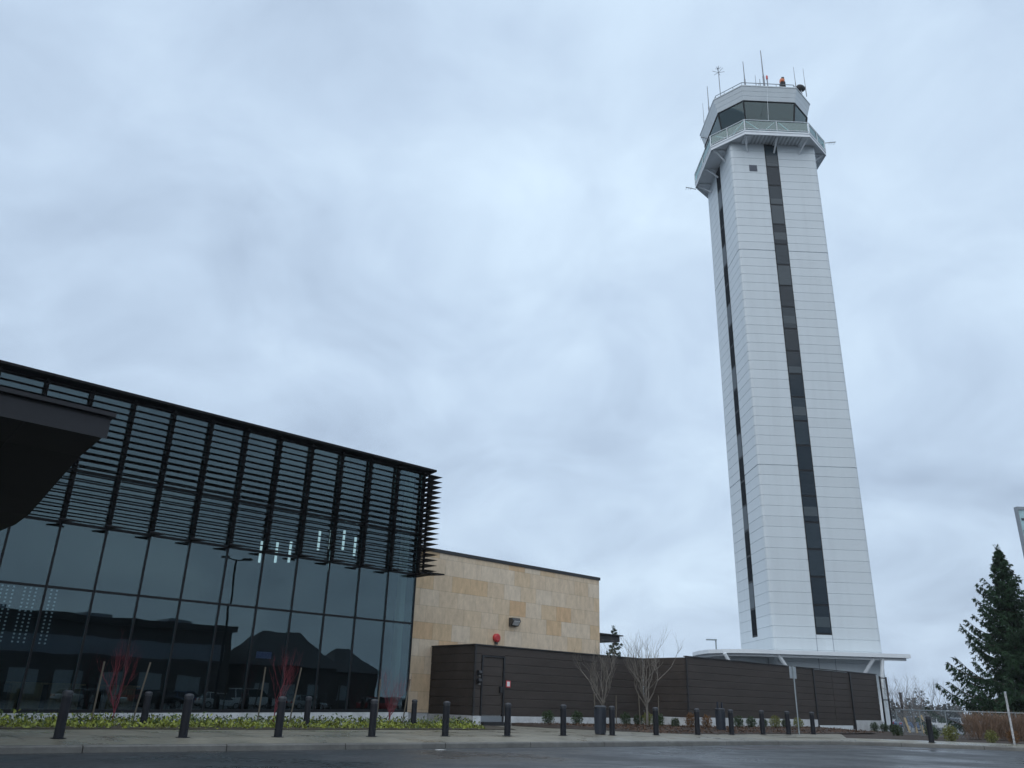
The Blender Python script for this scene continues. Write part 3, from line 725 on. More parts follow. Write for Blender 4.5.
# curved entrance roof at the foot
cp = [(6.6, -7.9), (6.6, -3), (-9.3, 4.5), (-11.2, 2.2), (-12.0, -.5), (-12.1, -3.2), (-11.7, -5.6), (-10.7, -6.8), (-9.4, -7.6), (-7.5, -7.9)]
can = thing('foot_canopy', 'white curved canopy roof wrapping the foot of the control tower', 'canopy', tw(0, -6), TA, None, (0, -6, 0))
MB().prism_z([cp[0], cp[1], (5.32, -3), (5.32, -5.32), (-5.32, -5.32), (-5.32, 4.5)]+cp[2:], 6.28, 6.62).build('roof_slab', 'white_steel', can)
rim = [Vector((x*.985, y*.98, 5.95)) for x, y in [cp[0]]+cp[:2:-1]]
MB().tube([(x*.96, y*.94, 6.14) for x, y in [(6.6, -7.9)]+cp[:2:-1]], .12, 6).build('edge_tube', 'white_steel', can)
for a, c in (((4.1, -7.5, 6.25), (3.2, -7.3, .0)), ((3.3, -7.5, 6.2), (2.2, -6.6, 4.3)), ((-5.7, -7.5, 6.25), (-4.6, -7.2, 4.7)), ((-10.6, -7.0, 6.25), (-9.8, -6.8, 5.0)), ((-4.6, -7.2, 4.7), (-3.6, -6.9, 0)), ((-9.8, -6.8, 5.0), (-8.9, -6.4, 0)), ((2.2, -6.6, 4.3), (2.1, -6.5, 0))):
    MB().tube([a, c], .17, 8).build('strut', 'white_steel', can)
lb_ = thing('tower_base_building', 'low pale building wrapped round the tower foot behind the screen wall', 'building', tw(-8, 2), TA, None, (-8, 2, 0))
MB().box(-11.0, -5.34, -3.5, 12, -.3, 6.1).build('wall', 'tower_panel', lb_)
MB().box(-10.6, -5.8, -3.54, -3.49, 3.2, 5.6).build('window', 'tower_glass_pale', lb_)
MB().box(-11.1, -5.34, -3.3, 12.1, 6.102, 6.25).build('roof', 'white_steel', lb_)
# antennas and lights on the cab roof
def mast(name, label, cat, x, y, zb, zt, r, group=None):
    o = thing(name, label, cat, tw(x, y, zb), TA, group, (x, y, zb))
    r *= .72; zt -= .06*(zt-zb)
    MB().tube([(x, y, zb), (x, y, zb+(zt-zb)*.35)], r*1.5, 6).build('mast', 'antenna', o)
    MB().tube([(x, y, zb+(zt-zb)*.35), (x, y, zt)], [r, r*.6], 6).build('whip', 'antenna', o)
    return o
G_ = 'antennas on the tower roof'
mast('whip_antenna', 'tallest whip antenna at the middle of the tower roof edge', 'antenna', -.3, -5.6, 74.39, 81.2, .11, G_)
mast('whip_antenna', 'second tallest whip antenna on the tower roof, left of the tallest', 'antenna', -2.75, -5.6, 74.39, 79.1, .09, G_)
mast('whip_antenna', 'thin whip antenna left of the dark dish on the tower roof', 'antenna', 3.75, -5.6, 74.39, 78.6, .055, G_)
mast('whip_antenna', 'rightmost thin whip antenna, beside the dark dish on the tower roof', 'antenna', 5.35, -4.8, 74.39, 79.2, .05, G_)
mast('whip_antenna', 'dark whip antenna at the left end of the lookout cab roof', 'antenna', -5.85, .0, 74.39, 80.0, .09, G_)
mast('whip_antenna', 'faint leftmost whip antenna at the rear left of the cab roof', 'antenna', -5.9, 2.4, 74.39, 79.2, .05, G_)
mast('stub_antenna', 'short stub antenna with round tip near the left end of the roof rail', 'antenna', -1.35, -5.6, 74.39, 76.9, .05, G_)
mast('stub_antenna', 'short dark stub antenna right of the round-tipped one on the roof rail', 'antenna', -.85+.2, -5.2, 74.39, 76.6, .08, G_)
x, y = -5.15, -3.0
ta = thing('turnstile_antenna', 'turnstile antenna with spreading crossed arms at the left roof corner', 'antenna', tw(x, y, 74.39), TA, G_, (x, y, 74.39))
MB().tube([(x, y, 74.39), (x, y, 79.3)], .05, 6).build('mast', 'antenna', ta)
b = MB()
for k in range(6):
    t = k*PI/3; b.tube([(x, y, 79.3), (x+.8*math.cos(t), y+.8*math.sin(t), 79.5)], .028, 5); b.tube([(x, y, 79.9), (x+.4*math.cos(t+.5), y+.4*math.sin(t+.5), 80.1)], .022, 5)
b.tube([(x, y, 79.3), (x, y, 80.3)], .035, 5); b.build('arms', 'antenna', ta)
x, y = 2.05, -5.6
be = thing('rotating_beacon', 'orange drum beacon on the right half of the tower roof', 'beacon', tw(x, y, 74.39), TA, None, (x, y, 74.39))
MB().box(x-.28, x+.28, y-.3, y+.3, 74.39, 75.62).build('stand', 'dark_frame', be)
b = MB(); prof_ = [(.0, -.25), (.26, -.25), (.30, -.18), (.30, .18), (.26, .25), (.0, .25)]
vs = []
for r_, h in prof_:
    for k in range(14): t = 2*PI*k/14; vs.append((x+h, y+max(r_, .01)*math.cos(t), 75.95+max(r_, .01)*math.sin(t)))
b.add(vs, [(i*14+k, i*14+(k+1) % 14, (i+1)*14+(k+1) % 14, (i+1)*14+k) for i in range(5) for k in range(14)]); b.build('drum', 'beacon_orange', be, smooth=False)
MB().box(x-.05, x+.27, y-.14, y+.14, 76.25, 76.5).build('housing', 'lamp_housing', be)
x, y = .15, -5.6
rl = thing('obstruction_light', 'small red obstruction light beside the tallest whip antenna', 'light', tw(x, y, 74.39), TA, None, (x, y, 74.39))
MB().tube([(x, y, 74.39), (x, y, 76.1)], .07, 6).build('stem', 'antenna', rl)
MB().lathe([(.10, 0), (.13, .1), (.13, .5), (.07, .62)], x, y, 10, 76.1).build('lens', 'lamp_red', rl)
x, y = 4.75, -4.9
ds = thing('roof_dish', 'dark round dish at the right corner of the tower roof', 'dish', tw(x, y, 74.39), TA, None, (x, y, 74.39))
MB().tube([(x, y, 74.39), (x, y+.15, 75.7)], .07, 6).build('stem', 'antenna', ds)
b = MB(); vs = []
for (r_, d) in ((.05, .25), (.35, .18), (.6, .0), (.6, -.06), (.3, .1), (.05, .16)):
    for k in range(16): t = 2*PI*k/16; vs.append((x+r_*math.cos(t), y-.1-d+.25, 75.75+r_*math.sin(t)))
b.add(vs, [(i*16+k, i*16+(k+1) % 16, (i+1)*16+(k+1) % 16, (i+1)*16+k) for i in range(5) for k in range(16)]); b.build('reflector', 'dark_frame', ds, smooth=True)
for (x, y, dx, lb) in ((7.3, -3.9, 1, 'side-pointing antenna at the right corner of the tower gallery rail'), (-7.3, 3.9, -1, 'side-pointing antenna below the left rear corner of the tower gallery'), (-7.0, -3.3, -1, 'side-pointing antenna at the left corner of the tower gallery rail')):
    zz = 67.9 if dx > 0 else (65.75 if y > 0 else 68.2)
    o = thing('side_antenna', lb, 'antenna', tw(x, y, zz), TA, 'side antennas on the tower gallery', (x, y, zz))
    MB().tube([(x-dx*.1, y, zz), (x+dx*1.3, y-.2, zz+.1)], .05, 5).build('boom', 'antenna', o)
    b = MB()
    for k in (.6, .9, 1.2): b.tube([(x+dx*k, y-.35, zz+.05), (x+dx*k, y+.3, zz+.05)], .02, 4)
    b.build('elements', 'antenna', o)

# ------------------------------------------------------------------ bollards
def bollard_proto():
    t = thing('bollard', 'x', 'bollard', (0, 0, 0), TROT)
    MB().lathe([(.125, 0), (.12, .02), (.12, .98), (.115, 1.0)], seg=18).build('post', 'bollard_paint', t)
    MB().lathe([(.112, 1.0), (.112, 1.03), (.13, 1.035), (.13, 1.10), (.10, 1.14), (.03, 1.155)], seg=18).build('cap', 'bollard_cap', t)
    MB().lathe([(.19, .0), (.19, .012), (.125, .02)], seg=18).build('base_plate', 'bollard_paint', t)
    return t
B0 = bollard_proto()
row = [(6.55, 'dark bollard nearest the camera, at the left end of the kerb row'), (9.75, 'dark bollard before the glass, second from the left along the kerb'),
       (12.65, 'third kerb bollard from the left, just right of the middle red maple'), (16.0, 'kerb bollard standing before the red maple nearest the stone wall'),
       (19.05, 'kerb bollard overlapping the left end face of the screen wall'), (22.0, 'kerb bollard just right of the screen wall door'),
       (25.0, 'kerb bollard between the first two boxwoods of the mulch bed'), (27.95, 'kerb bollard just right of the blue-grey bin by the bare trees'),
       (30.9, 'kerb bollard right of the second bare tree, before the dark return wall'), (34.0, 'kerb bollard left of the bin with an open top'),
       (36.8, 'kerb bollard just right of the bin with an open top'), (39.6, 'kerb bollard between the open-topped bin and the sign pole'),
       (42.1, 'kerb bollard just left of the grey sign pole'), (44.7, 'rightmost bollard of the kerb row, before the gate in the long wall')]
for i, (s, lb) in enumerate(row):
    loc = tf(s, 24.3, .262 if s > 0 else .262)
    if i == 0: B0.location = loc; B0['label'] = lb; B0['group'] = 'bollards along the kerb'
    else: dup(B0, loc, None, lb, 'bollards along the kerb')
for s, lb in ((11.05, 'bollard in the yellow-green planting just right of the leftmost red maple'), (17.4, 'bollard in the yellow-green planting right of the middle red maple'), (22.65, 'bollard in the planting before the edge of the stone wall')):
    dup(B0, tf(s, 31.2, .285), None, lb, 'bollards in the planting strip')
dup(B0, (20.75, 42.1, .20), None, 'lone bollard on the mulch slope by the chain link fence', None, 1.05)['category'] = 'bollard'

# bins
def bin_proto():
    t = thing('litter_bin', 'x', 'bin', (0, 0, 0), TROT)
    MB().lathe([(.21, 0), (.23, .03), (.25, 1.0), (.25, 1.04)], seg=22).build('body', 'bin_metal', t)
    b = MB()
    for k in range(20): a = 2*PI*k/20; b.tube([(.235*math.cos(a), .235*math.sin(a), .08), (.26*math.cos(a), .26*math.sin(a), .98)], .012, 4)
    b.build('slats', 'bin_metal', t)
    MB().lathe([(.27, 1.042), (.27, 1.10), (.17, 1.15), (.16, 1.15)], seg=22).build('lid', 'bollard_cap', t)
    return t
b1 = bin_proto(); b1.location = tf(28.1, 25.1, .27); b1['label'] = 'blue-grey round litter bin before the first bare tree'; b1['group'] = 'litter bins on the footway'
b2 = dup(b1, tf(39.9, 27.0, .31), None, 'round litter bin with open top before the long screen wall', 'litter bins on the footway')
for sx in (-.2, .2):
    MB().box(sx-.03, sx+.03, -.04, .04, 1.1, 1.45).build('hood_post', 'bin_metal', b2)

# sign on pole at kerb
sp_ = tthing('street_sign', 'small grey street sign on a thin pole seen from behind', 'sign', 43.0, 24.2, .26)
MB().tube([(43.0, 24.2, .26), (43.0, 24.2, 3.72)], .04, 8).build('pole', 'galvanised', sp_)
b = MB(); b.box(42.65, 43.35, 24.225, 24.245, 3.08, 3.70); b.build('plate', 'sign_back', sp_, bevel=.03)

# ------------------------------------------------------------------ plants
WIG = .16
def grow(b, p, d, l, r, depth, spread, up, tips=None, nseg=4, shrink=.72, kids=(2, 3)):
    pts = [Vector(p)]; dd = Vector(d).normalized()
    for i in range(nseg):
        dd = (dd + Vector((random.gauss(0, WIG), random.gauss(0, WIG), up*.1+random.gauss(0, .05)))).normalized()
        pts.append(pts[-1]+dd*l/nseg)
    b.tube(pts, [r*(1-.45*i/nseg) for i in range(nseg+1)], 5 if r > .012 else 3, cap=False)
    if depth == 0:
        if tips is not None: tips.append((pts[-1], dd))
        return
    for k in range(random.randint(*kids)):
        ax = Vector((random.gauss(0, 1), random.gauss(0, 1), random.gauss(0, .5))).normalized()
        nd_ = (dd + ax*spread + Vector((0, 0, up*.35))).normalized()
        at = pts[-1] if k == 0 else pts[random.randint(1, nseg)]
        grow(b, at, nd_, l*random.uniform(shrink-.12, shrink+.1), r*.55, depth-1, spread, up, tips, nseg, shrink, kids)
def bare_tree(name, label, loc, h, stems, rad, depth, spread, tm, cm, group=None, seed=1, trunk_h=.3, cat='tree'):
    random.seed(seed)
    t = thing(name, label, cat, loc, 0, group)
    tb, cb_ = MB(), MB()
    base = Vector((0, 0, 0)); top = Vector((0, 0, h*trunk_h)); 
    tb.tube([base, top*.5+Vector((random.uniform(-.03, .03), 0, 0)), top], [rad*1.15, rad, rad*.9], 8)
    for k in range(stems):
        a = 2*PI*k/stems+random.uniform(-.4, .4)
        st = top*random.uniform(.75, 1.0); st = Vector((0, 0, st.z))
        grow(cb_, st, (math.cos(a)*spread*.75, math.sin(a)*spread*.75, 1), h*.30, rad*.62, depth, spread, .9)
    tb.build('trunk', tm, t); cb_.build('branches', cm, t)
    return t
bare_tree('bare_tree', 'slender bare young tree behind the blue-grey bin', tf(35.2, 31.2, .33), 4.2, 7, .06, 4, .56, 'bark_grey', 'bark_grey', 'bare trees in the mulch bed', 11, .28)
bare_tree('bare_tree', 'taller wider bare young tree before the dark return wall', tf(38.9, 31.2, .33), 5.2, 8, .07, 4, .60, 'bark_grey', 'bark_grey', 'bare trees in the mulch bed', 5, .24)
bare_tree('red_maple', 'red-twigged small maple nearest the left edge, before the tables inside', tf(10.4, 32.4, .28), 2.75, 5, .024, 5, .27, 'twig_red', 'twig_red', 'red maples before the glass', 3, .16)
bare_tree('red_maple', 'red-twigged maple in the middle of the glass front', tf(16.6, 32.4, .28), 2.95, 5, .024, 5, .27, 'twig_red', 'twig_red', 'red maples before the glass', 4, .16)
bare_tree('red_maple', 'shorter purplish red maple by the glass corner next to the stone wall', tf(22.2, 32.4, .28), 2.45, 6, .024, 5, .32, 'twig_red', 'twig_red', 'red maples before the glass', 8, .14)
random.seed(21)
def stake(s, q, lean, h, label, grp):
    o = MB().tube([(0, 0, -.1), (lean*.5, 0, h*.5), (lean, 0, h)], .03, 6).build('tree_stake', 'stake_wood')
    place(o, tf(s, q, .29), TROT); tag(o, label, 'stake', grp)
gk = 'wooden tree stakes'
for s, nm, h in ((10.4, 'leftmost red maple', 2.1), (16.6, 'middle red maple', 2.2), (22.2, 'red maple by the glass corner', 1.95)):
    stake(s-.75, 32.3, .04, h, 'wooden stake left of the '+nm, gk); stake(s+.62, 32.3, .28, h+.05, 'leaning wooden stake right of the '+nm, gk)
for s, nm, h in ((35.2, 'slender bare tree by the bin', 1.7), (38.9, 'wider bare tree before the return wall', 1.8)):
    stake(s-.85, 31.0, -.1, h, 'thin wooden stake left of the '+nm, gk); stake(s+.8, 31.0, .03, h-.05, 'thin wooden stake right of the '+nm, gk)
# ground cover
random.seed(33)
gc, gd = MB(), MB()
for i in range(19000):
    s = random.uniform(-8, 28.4); q = random.uniform(29.42, 33.6)
    if s > 25.4 and q < 29.4+(s-25.4)*1.7: continue
    cl_ = math.sin(s*2.9+1.7*math.sin(q*2.3))*math.sin(q*3.7+s*.9)
    if cl_ < -.6 and q < 31.6 and random.random() < .8: continue
    hgt = .06+.26*random.random()*(.6+.4*cl_)
    if q < 29.7: hgt *= .6
    if q > 31.6: hgt += .32*random.random()
    p = tf(s, q, .285+hgt*random.uniform(.1, .8))
    d = (random.gauss(0, .7), random.gauss(0, .7), random.uniform(.25, 1.1)); l = random.choice((random.uniform(.05, .10), random.uniform(.09, .19)))
    dark = (q > 31.9 and random.random() < .75) or random.random() < .12
    (gd if dark else gc).leaf(p, d, l*.5, l)
tag(gc.build('ground_cover', 'leaf_ground', recalc=False), 'yellow-green ground cover along the foot of the glass', 'ground cover', kind='stuff')
tag(gd.build('ground_cover', 'leaf_ground_dark', recalc=False), 'dark green ground cover mixed into the planting strip', 'ground cover', kind='stuff')
# wood chips on the mulch
random.seed(35); mc = MB()
for i in range(5200):
    s = random.uniform(32, 56); q = random.uniform(25.1, 33.6)
    if q > 30.9 and s > 42.6: continue
    t = max(0, (q-24.9)/9)
    p = tf(s, q, .30+.11*t+.06*math.sin(PI*min(1, t))); mc.leaf(p, (random.gauss(0, 1), random.gauss(0, 1), random.uniform(.0, .5)), random.uniform(.03, .07), random.uniform(.08, .2))
M('wood_chip', (.085, .048, .03), .95, 0, var=.6, vscale=4)
tag(mc.build('mulch_chips', 'wood_chip', recalc=False), 'loose brown bark chips covering the mulch bed', 'mulch', kind='stuff')

def shrub_bm(r, h, n, seed, lw=.07):
    random.seed(seed); b = MB()
    for i in range(n):
        v = Vector((random.gauss(0, 1), random.gauss(0, 1), random.gauss(0, 1))).normalized()*(random.random()**.35)
        f = 1+.12*math.sin(v.x*7+seed)+.1*math.sin(v.y*9)
        p = Vector((v.x*r*f, v.y*r*f, h*.52+v.z*h*.48*f)); d = v+Vector((random.gauss(0, .6), random.gauss(0, .6), random.gauss(.3, .6)))
        b.leaf(p, d, lw*.6, lw*random.uniform(.8, 1.5))
    return b
def shrub_proto(mat, seed, r, h):
    t = thing('round_shrub', 'x', 'shrub', (0, 0, 0))
    shrub_bm(r, h, 900, seed).build('foliage', mat, t, recalc=False)
    s_ = MB()
    for k in range(5): a = k*1.26; s_.tube([(0, 0, -.05), (.1*math.cos(a), .1*math.sin(a), h*.5)], .014, 4)
    s_.build('stems', 'bark_dark', t); return t
SP = {'g': shrub_proto('leaf_boxwood', 1, .30, .68), 'y': shrub_proto('leaf_yellow', 2, .34, .7), 'o': shrub_proto('leaf_orange', 3, .33, .8), 'd': shrub_proto('leaf_dark', 4, .30, .62)}
used = set()
SH = [('g', 33.2, 33.4, .38, 'round green boxwood standing alone right of the screen wall door', 1), ('g', 35.45, 33.4, .38, 'round green boxwood left of the slender bare tree', 1),
      ('g', 39.4, 33.2, .38, 'dark round boxwood right of the bin before the wider bare tree', .95), ('d', 40.4, 33.1, .38, 'dark shrub right beside the trunk of the wider bare tree', .9),
      ('y', 41.2, 33.0, .38, 'yellowish shrub behind the right stake of the wider bare tree', 1), ('d', 41.6, 32.6, .37, 'low dark shrub at the dark return wall, left of a kerb bollard', .75),
      ('g', 38.9, 30.4, .38, 'round green shrub right of a kerb bollard at the dark wall corner', 1), ('d', 39.9, 30.0, .36, 'small dark shrub at the corner of the long screen wall', .8),
      ('o', 41.4, 30.0, .34, 'orange-brown shrub left of the open-topped bin, behind a bollard', 1.0), ('o', 42.9, 30.0, .34, 'orange-brown shrub immediately left of the open-topped bin', .9),
      ('g', 46.4, 30.1, .36, 'dark round boxwood first right of the open-topped bin', .95), ('g', 47.8, 30.1, .36, 'dark round boxwood second right of the open-topped bin', .95),
      ('d', 49.2, 30.1, .36, 'dark shrub just right of a bollard before the long screen wall', .85), ('y', 50.6, 30.1, .33, 'large yellow-green shrub before the long screen wall', 1.05),
      ('d', 51.9, 30.1, .32, 'dark shrub right of the yellow-green one, beside a bollard', .95), ('y', 53.5, 30.1, .3, 'yellow-green shrub behind the sign pole', .95),
      ('g', 64.6, 30.1, .12, 'round boxwood right of the gate, first before the wall end', .95), ('g', 66.2, 30.1, .08, 'round boxwood right of the gate, second before the wall end', .95),
      ('d', 67.4, 30.0, .05, 'dark shrub at the very end of the long screen wall', 1)]
SHW = [('d', 24.2, 53.2, .12, 'dark shrub at the foot of the black gate frame', 1.1), ('d', 26.2, 52.9, .12, 'dark bushy shrub before the tan boards', 1.2), ('g', 23.4, 47.2, .16, 'green shrub left of the lone bollard on the slope', .9),
       ('y', 23.0, 44.6, .17, 'yellowish shrub with pale flowers right of the lone bollard', 1.1), ('y', 25.1, 44.6, .17, 'low yellow-green shrub under the brown grasses', .85), ('o', 26.2, 44.6, .17, 'orange-tinged shrub left of the leaning white pole', .85)]
random.seed(50)
for kd, s, q, z, lb, sc in SH+[(a, None, (x, y), z, l, sc) for a, x, y, z, l, sc in SHW]:
    loc = tf(s, q, z) if s is not None else Vector((*q, z))
    if kd not in used:
        o = SP[kd]; o.location = loc; o['label'] = lb; o.scale = (sc, sc, sc); used.add(kd)
    else: o = dup(SP[kd], loc, random.uniform(0, 6), lb, None, sc)
    o['group'] = 'round shrubs in the mulch beds'

def conifer(name, label, loc, h, rbase, seed, nb, mat='needles', group=None, dens=1., lw=.11):
    random.seed(seed); t = thing(name, label, 'tree', loc, random.uniform(0, 6), group)
    MB().tube([(0, 0, -.3), (.05, 0, h*.3), (-.03, .03, h*.7), (0, 0, h*.985)], [h*.018, h*.014, h*.007, .01], 8).build('trunk', 'bark_dark', t)
    fo, br = MB(), MB()
    for i in range(nb):
        u = (i+.5)/nb; zz = h*(.06+.92*u**.92); rad = rbase*(1-u)**1.12*random.choice((random.uniform(.45, .8), random.uniform(.8, 1.25)))+.08
        a = i*2.399+random.uniform(-.3, .3); dr_ = Vector((math.cos(a), math.sin(a), 0)); sd_ = Vector((-dr_.y, dr_.x, 0))
        rise = lerp(-.12, .5, u)+random.uniform(-.14, .14)
        pts = []
        for k in range(7):
            x_ = k/6; pts.append(dr_*rad*x_ + Vector((0, 0, zz + rad*(rise*x_ - .20*math.sin(PI*x_*.9) + .20*x_*x_))))
        br.tube(pts, [max(.008, .02*rad*(1-k/7)) for k in range(7)], 4, cap=False)
        ns_ = max(3, int((3+5.5*rad)*min(1.3, dens+.3)))
        for j in range(ns_):
            x_ = (j+random.random())/ns_; f = x_*6; k = min(5, int(f)); p = pts[k].lerp(pts[k+1], f-k)
            side = 1 if j % 2 else -1
            bl = (.16+.30*rad*(1-x_)**.8)*random.uniform(.55, 1.2); droop = random.uniform(.15, .6)
            ax = (dr_*random.uniform(.35, .9)+sd_*side*random.uniform(.5, 1.0)).normalized()
            for q_ in range(int((13+20*bl)*dens)):
                e_ = random.random(); pp = p+ax*bl*e_+Vector((0, 0, -droop*bl*e_*e_))
                d = ax*random.uniform(.1, .9)+sd_*random.gauss(0, .35)+Vector((0, 0, random.uniform(-1.5, .1)))
                fo.leaf(pp, d, lw*random.uniform(.5, 1.1), random.uniform(.12, .34)*(.75+.25*min(1, rad/3)))
        for j in range(int((8+14*rad)*dens)):
            x_ = random.random(); f = x_*6; k = min(5, int(f)); p = pts[k].lerp(pts[k+1], f-k)
            fo.leaf(p, dr_*random.uniform(.3, 1)+sd_*random.gauss(0, .5)+Vector((0, 0, random.uniform(-.7, .4))), lw*.8, random.uniform(.12, .3))
    for j in range(int(60*dens)):
        fo.leaf((random.gauss(0, .05), random.gauss(0, .05), h*random.uniform(.93, 1.0)), (random.gauss(0, .6), random.gauss(0, .6), 1), .05, .3)
    fo.build('foliage', mat, t, recalc=False); br.build('branches', 'bark_dark', t)
    return t
conifer('conifer_tree', 'big dark green conifer at the right edge behind the chain link fence', (36.7, 60, -.1), 13.4, 5.9, 17, 175, dens=1.25, lw=.085)
conifer('conifer_tree', 'small sparse conifer peeking over the wall right of the stone block', (11.75, 90, -.3), 9.6, 3.4, 9, 44, dens=1.0)
bt = 'bare trees beyond the fence'
for i, (x, y, h, sd_, lb) in enumerate(((30.6, 66, 4.7, 61, 'leftmost thicket-like bare tree just right of the tower foot'), (33.6, 68, 4.6, 62, 'bare tree with spreading crown behind the tan boards'),
                                  (37.0, 69, 4.4, 63, 'bare grey tree right of the tan boards, above the parked cars'), (36.0, 62, 4.4, 64, 'bare grey tree close to the left side of the big conifer'), (30.0, 63, 3.6, 65, 'low bare tree directly beside the black gate frame'))):
    bare_tree('bare_tree', lb, (x, y, -.1), h, 7, .06, 4, .72, 'bark_grey', 'twig_grey', bt, sd_, .2)
# brown ornamental grass behind the fence
random.seed(70)
for i, (x, y, r, lb) in enumerate(((27.3, 49.3, .85, 'left clump of dry reddish-brown grass behind the chain link fence'), (28.8, 49.2, .95, 'middle clump of dry reddish-brown grass behind the chain link fence'), (30.2, 48.9, .85, 'right clump of dry reddish-brown grass under the big conifer'))):
    t = thing('grass_clump', lb, 'ornamental grass', (x, y, .12), 0, 'dry grass clumps')
    b = MB()
    for k in range(1500):
        a = random.uniform(0, 6.28); rr_ = r*random.random()**.6; p = Vector((rr_*math.cos(a), rr_*math.sin(a), random.uniform(0, 1.15)))
        b.leaf(p, (math.cos(a)*.5+random.gauss(0, .3), math.sin(a)*.5+random.gauss(0, .3), 1.2), .025, random.uniform(.35, .7))
    b.build('blades', 'dry_grass', t, recalc=False)
# far tree line
random.seed(80); ft = MB()
for i in range(260):
    a = random.uniform(-.75, 1.0); dist = random.uniform(330, 420); x, y = dist*math.sin(a), dist*math.cos(a); h = random.uniform(4, 8.5)
    if random.random() < .25: h *= 1.3
    w = h*random.uniform(.16, .4); lv = []
    for k in range(240):
        u = random.random()*random.uniform(.6, 1); rr_ = w*(1-u)**.7*random.random()**.4; an = random.uniform(0, 6.28)
        ft.leaf((x+rr_*math.cos(an), y+rr_*math.sin(an), -.3+h*u), (math.cos(an), math.sin(an), random.uniform(-.4, .5)), .6, 1.2)
tag(ft.build('far_trees', 'needles_far_hazed', recalc=False), 'distant hazy tree line beyond the car park', 'woodland', kind='stuff')

# ------------------------------------------------------------------ fence, boards, pole, sign on the right
CF = thing('chain_link_fence', 'grey chain link fence in front of the car park at right', 'fence', (21, 51.5, 0))
fa, fc = Vector((24.6, 55.5, 0)), Vector((25.6, 48.4, 0)); fdd = Vector((46, 44.0, 0))
fpts = [Vector((25.8, 56.5, .1)), Vector((26.2, 51.0, .12)), Vector((33.5, 49.3, .12)), Vector((47, 46.2, .12))]
o = Vector((21, 51.5, 0))
posts = []
for i in range(len(fpts)-1):
    l = (fpts[i+1]-fpts[i]).length; n_ = max(1, round(l/3))
    for k in range(n_): posts.append(fpts[i].lerp(fpts[i+1], k/n_))
posts.append(fpts[-1])
for p in posts:
    q = p-o; MB().tube([(q.x, q.y, -.1), (q.x, q.y, 1.72)], .035, 7).build('post', 'galvanised', CF)
b = MB(); b.tube([((p-o).x, (p-o).y, 1.68) for p in posts], .025, 6); b.build('top_rail', 'galvanised', CF)
b = MB()
for i in range(len(fpts)-1):
    p0, p1 = fpts[i]-o, fpts[i+1]-o; l = (p1-p0).length; hgt = 1.58; stp = .16; t = (p1-p0).normalized()
    k = -hgt
    while k < l:
        for sg_ in (0, 1):
            a0, a1 = max(0, k), min(l, k+hgt); z0_, z1_ = (a0-k), (a1-k)
            if sg_: z0_, z1_ = hgt-z0_, hgt-z1_
            if a1 > a0: b.tube([tuple(p0+t*a0+Vector((0, 0, .05+z0_))), tuple(p0+t*a1+Vector((0, 0, .05+z1_)))], .004, 3, cap=False)
        k += stp
b.build('mesh', 'galvanised', CF)
random.seed(90)
for i, (x, y, h, ln, lb) in enumerate(((30.3, 64.4, 1.15, .12, 'leftmost tan board leaning by the black gate frame'), (30.75, 64.3, 1.2, -.05, 'second tan board from the left in the leaning row'), (31.2, 64.2, 1.25, .05, 'broad tan board in the middle of the leaning row'), (31.55, 64.1, 1.35, .25, 'tan board tilted hardest to the right in the leaning row'), (32.0, 64, 1.1, .2, 'rightmost tan board of the leaning row'))):
    w = .07 if i != 2 else .12
    o_ = MB(); o_.add([(-w, 0, -.1), (w, 0, -.1), (w, .06, -.1), (-w, .06, -.1), (-w-ln, .4, h), (w-ln, .4, h), (w-ln, .46, h), (-w-ln, .46, h)], [(0, 3, 2, 1), (4, 5, 6, 7), (0, 1, 5, 4), (1, 2, 6, 5), (2, 3, 7, 6), (3, 0, 4, 7)])
    ob = o_.build('wooden_board', 'lumber'); place(ob, (x, y, .05)); tag(ob, lb, 'board', 'tan boards leaning in a row')
wp = thing('white_pole', 'short mottled white pole near the right edge by the kerb', 'pole', (24.4, 41.5, .18))
MB().tube([(0, 0, -.1), (0, 0, 2.35)], .05, 8).build('shaft', 'pole_white', wp)
MB().tube([(0, 0, 2.352), (0, 0, 2.42)], [.06, .04], 8).build('cap', 'galvanised', wp)
# tall sign panel cut by the right edge
sgx, sgy = 26.3, 40.0
SG = thing('pylon_sign', 'pale teal framed sign panel cut off by the right edge', 'sign', (27.2, 40.0, -.2))
def bx(b, x0, x1, y0, y1, z0, z1): return b.box(x0-27.2, x1-27.2, y0-40, y1-40, z0+.2, z1+.2)
bx(MB(), 25.86, 28.9, 39.95, 40.1, 8.3, 11.24).build('panel', 'sign_teal', SG)
b = MB(); bx(b, 25.80, 25.857, 39.9, 40.15, 8.2, 11.4); bx(b, 28.903, 29.06, 39.9, 40.15, 8.2, 11.4); bx(b, 25.859, 28.9, 39.9, 40.15, 11.243, 11.4); bx(b, 25.859, 28.9, 39.9, 40.15, 8.2, 8.297)
b.build('frame', 'steel_grey', SG)
b = MB()
for zz in (8.9, 9.5, 10.1, 10.7): bx(b, 25.95, 27.6, 39.93, 39.949, zz, zz+.12)
b.build('raised_bars', 'tower_band', SG)
bx(MB(), 28.3, 28.6, 40.16, 40.4, -.2, 11).build('post', 'steel_grey', SG)

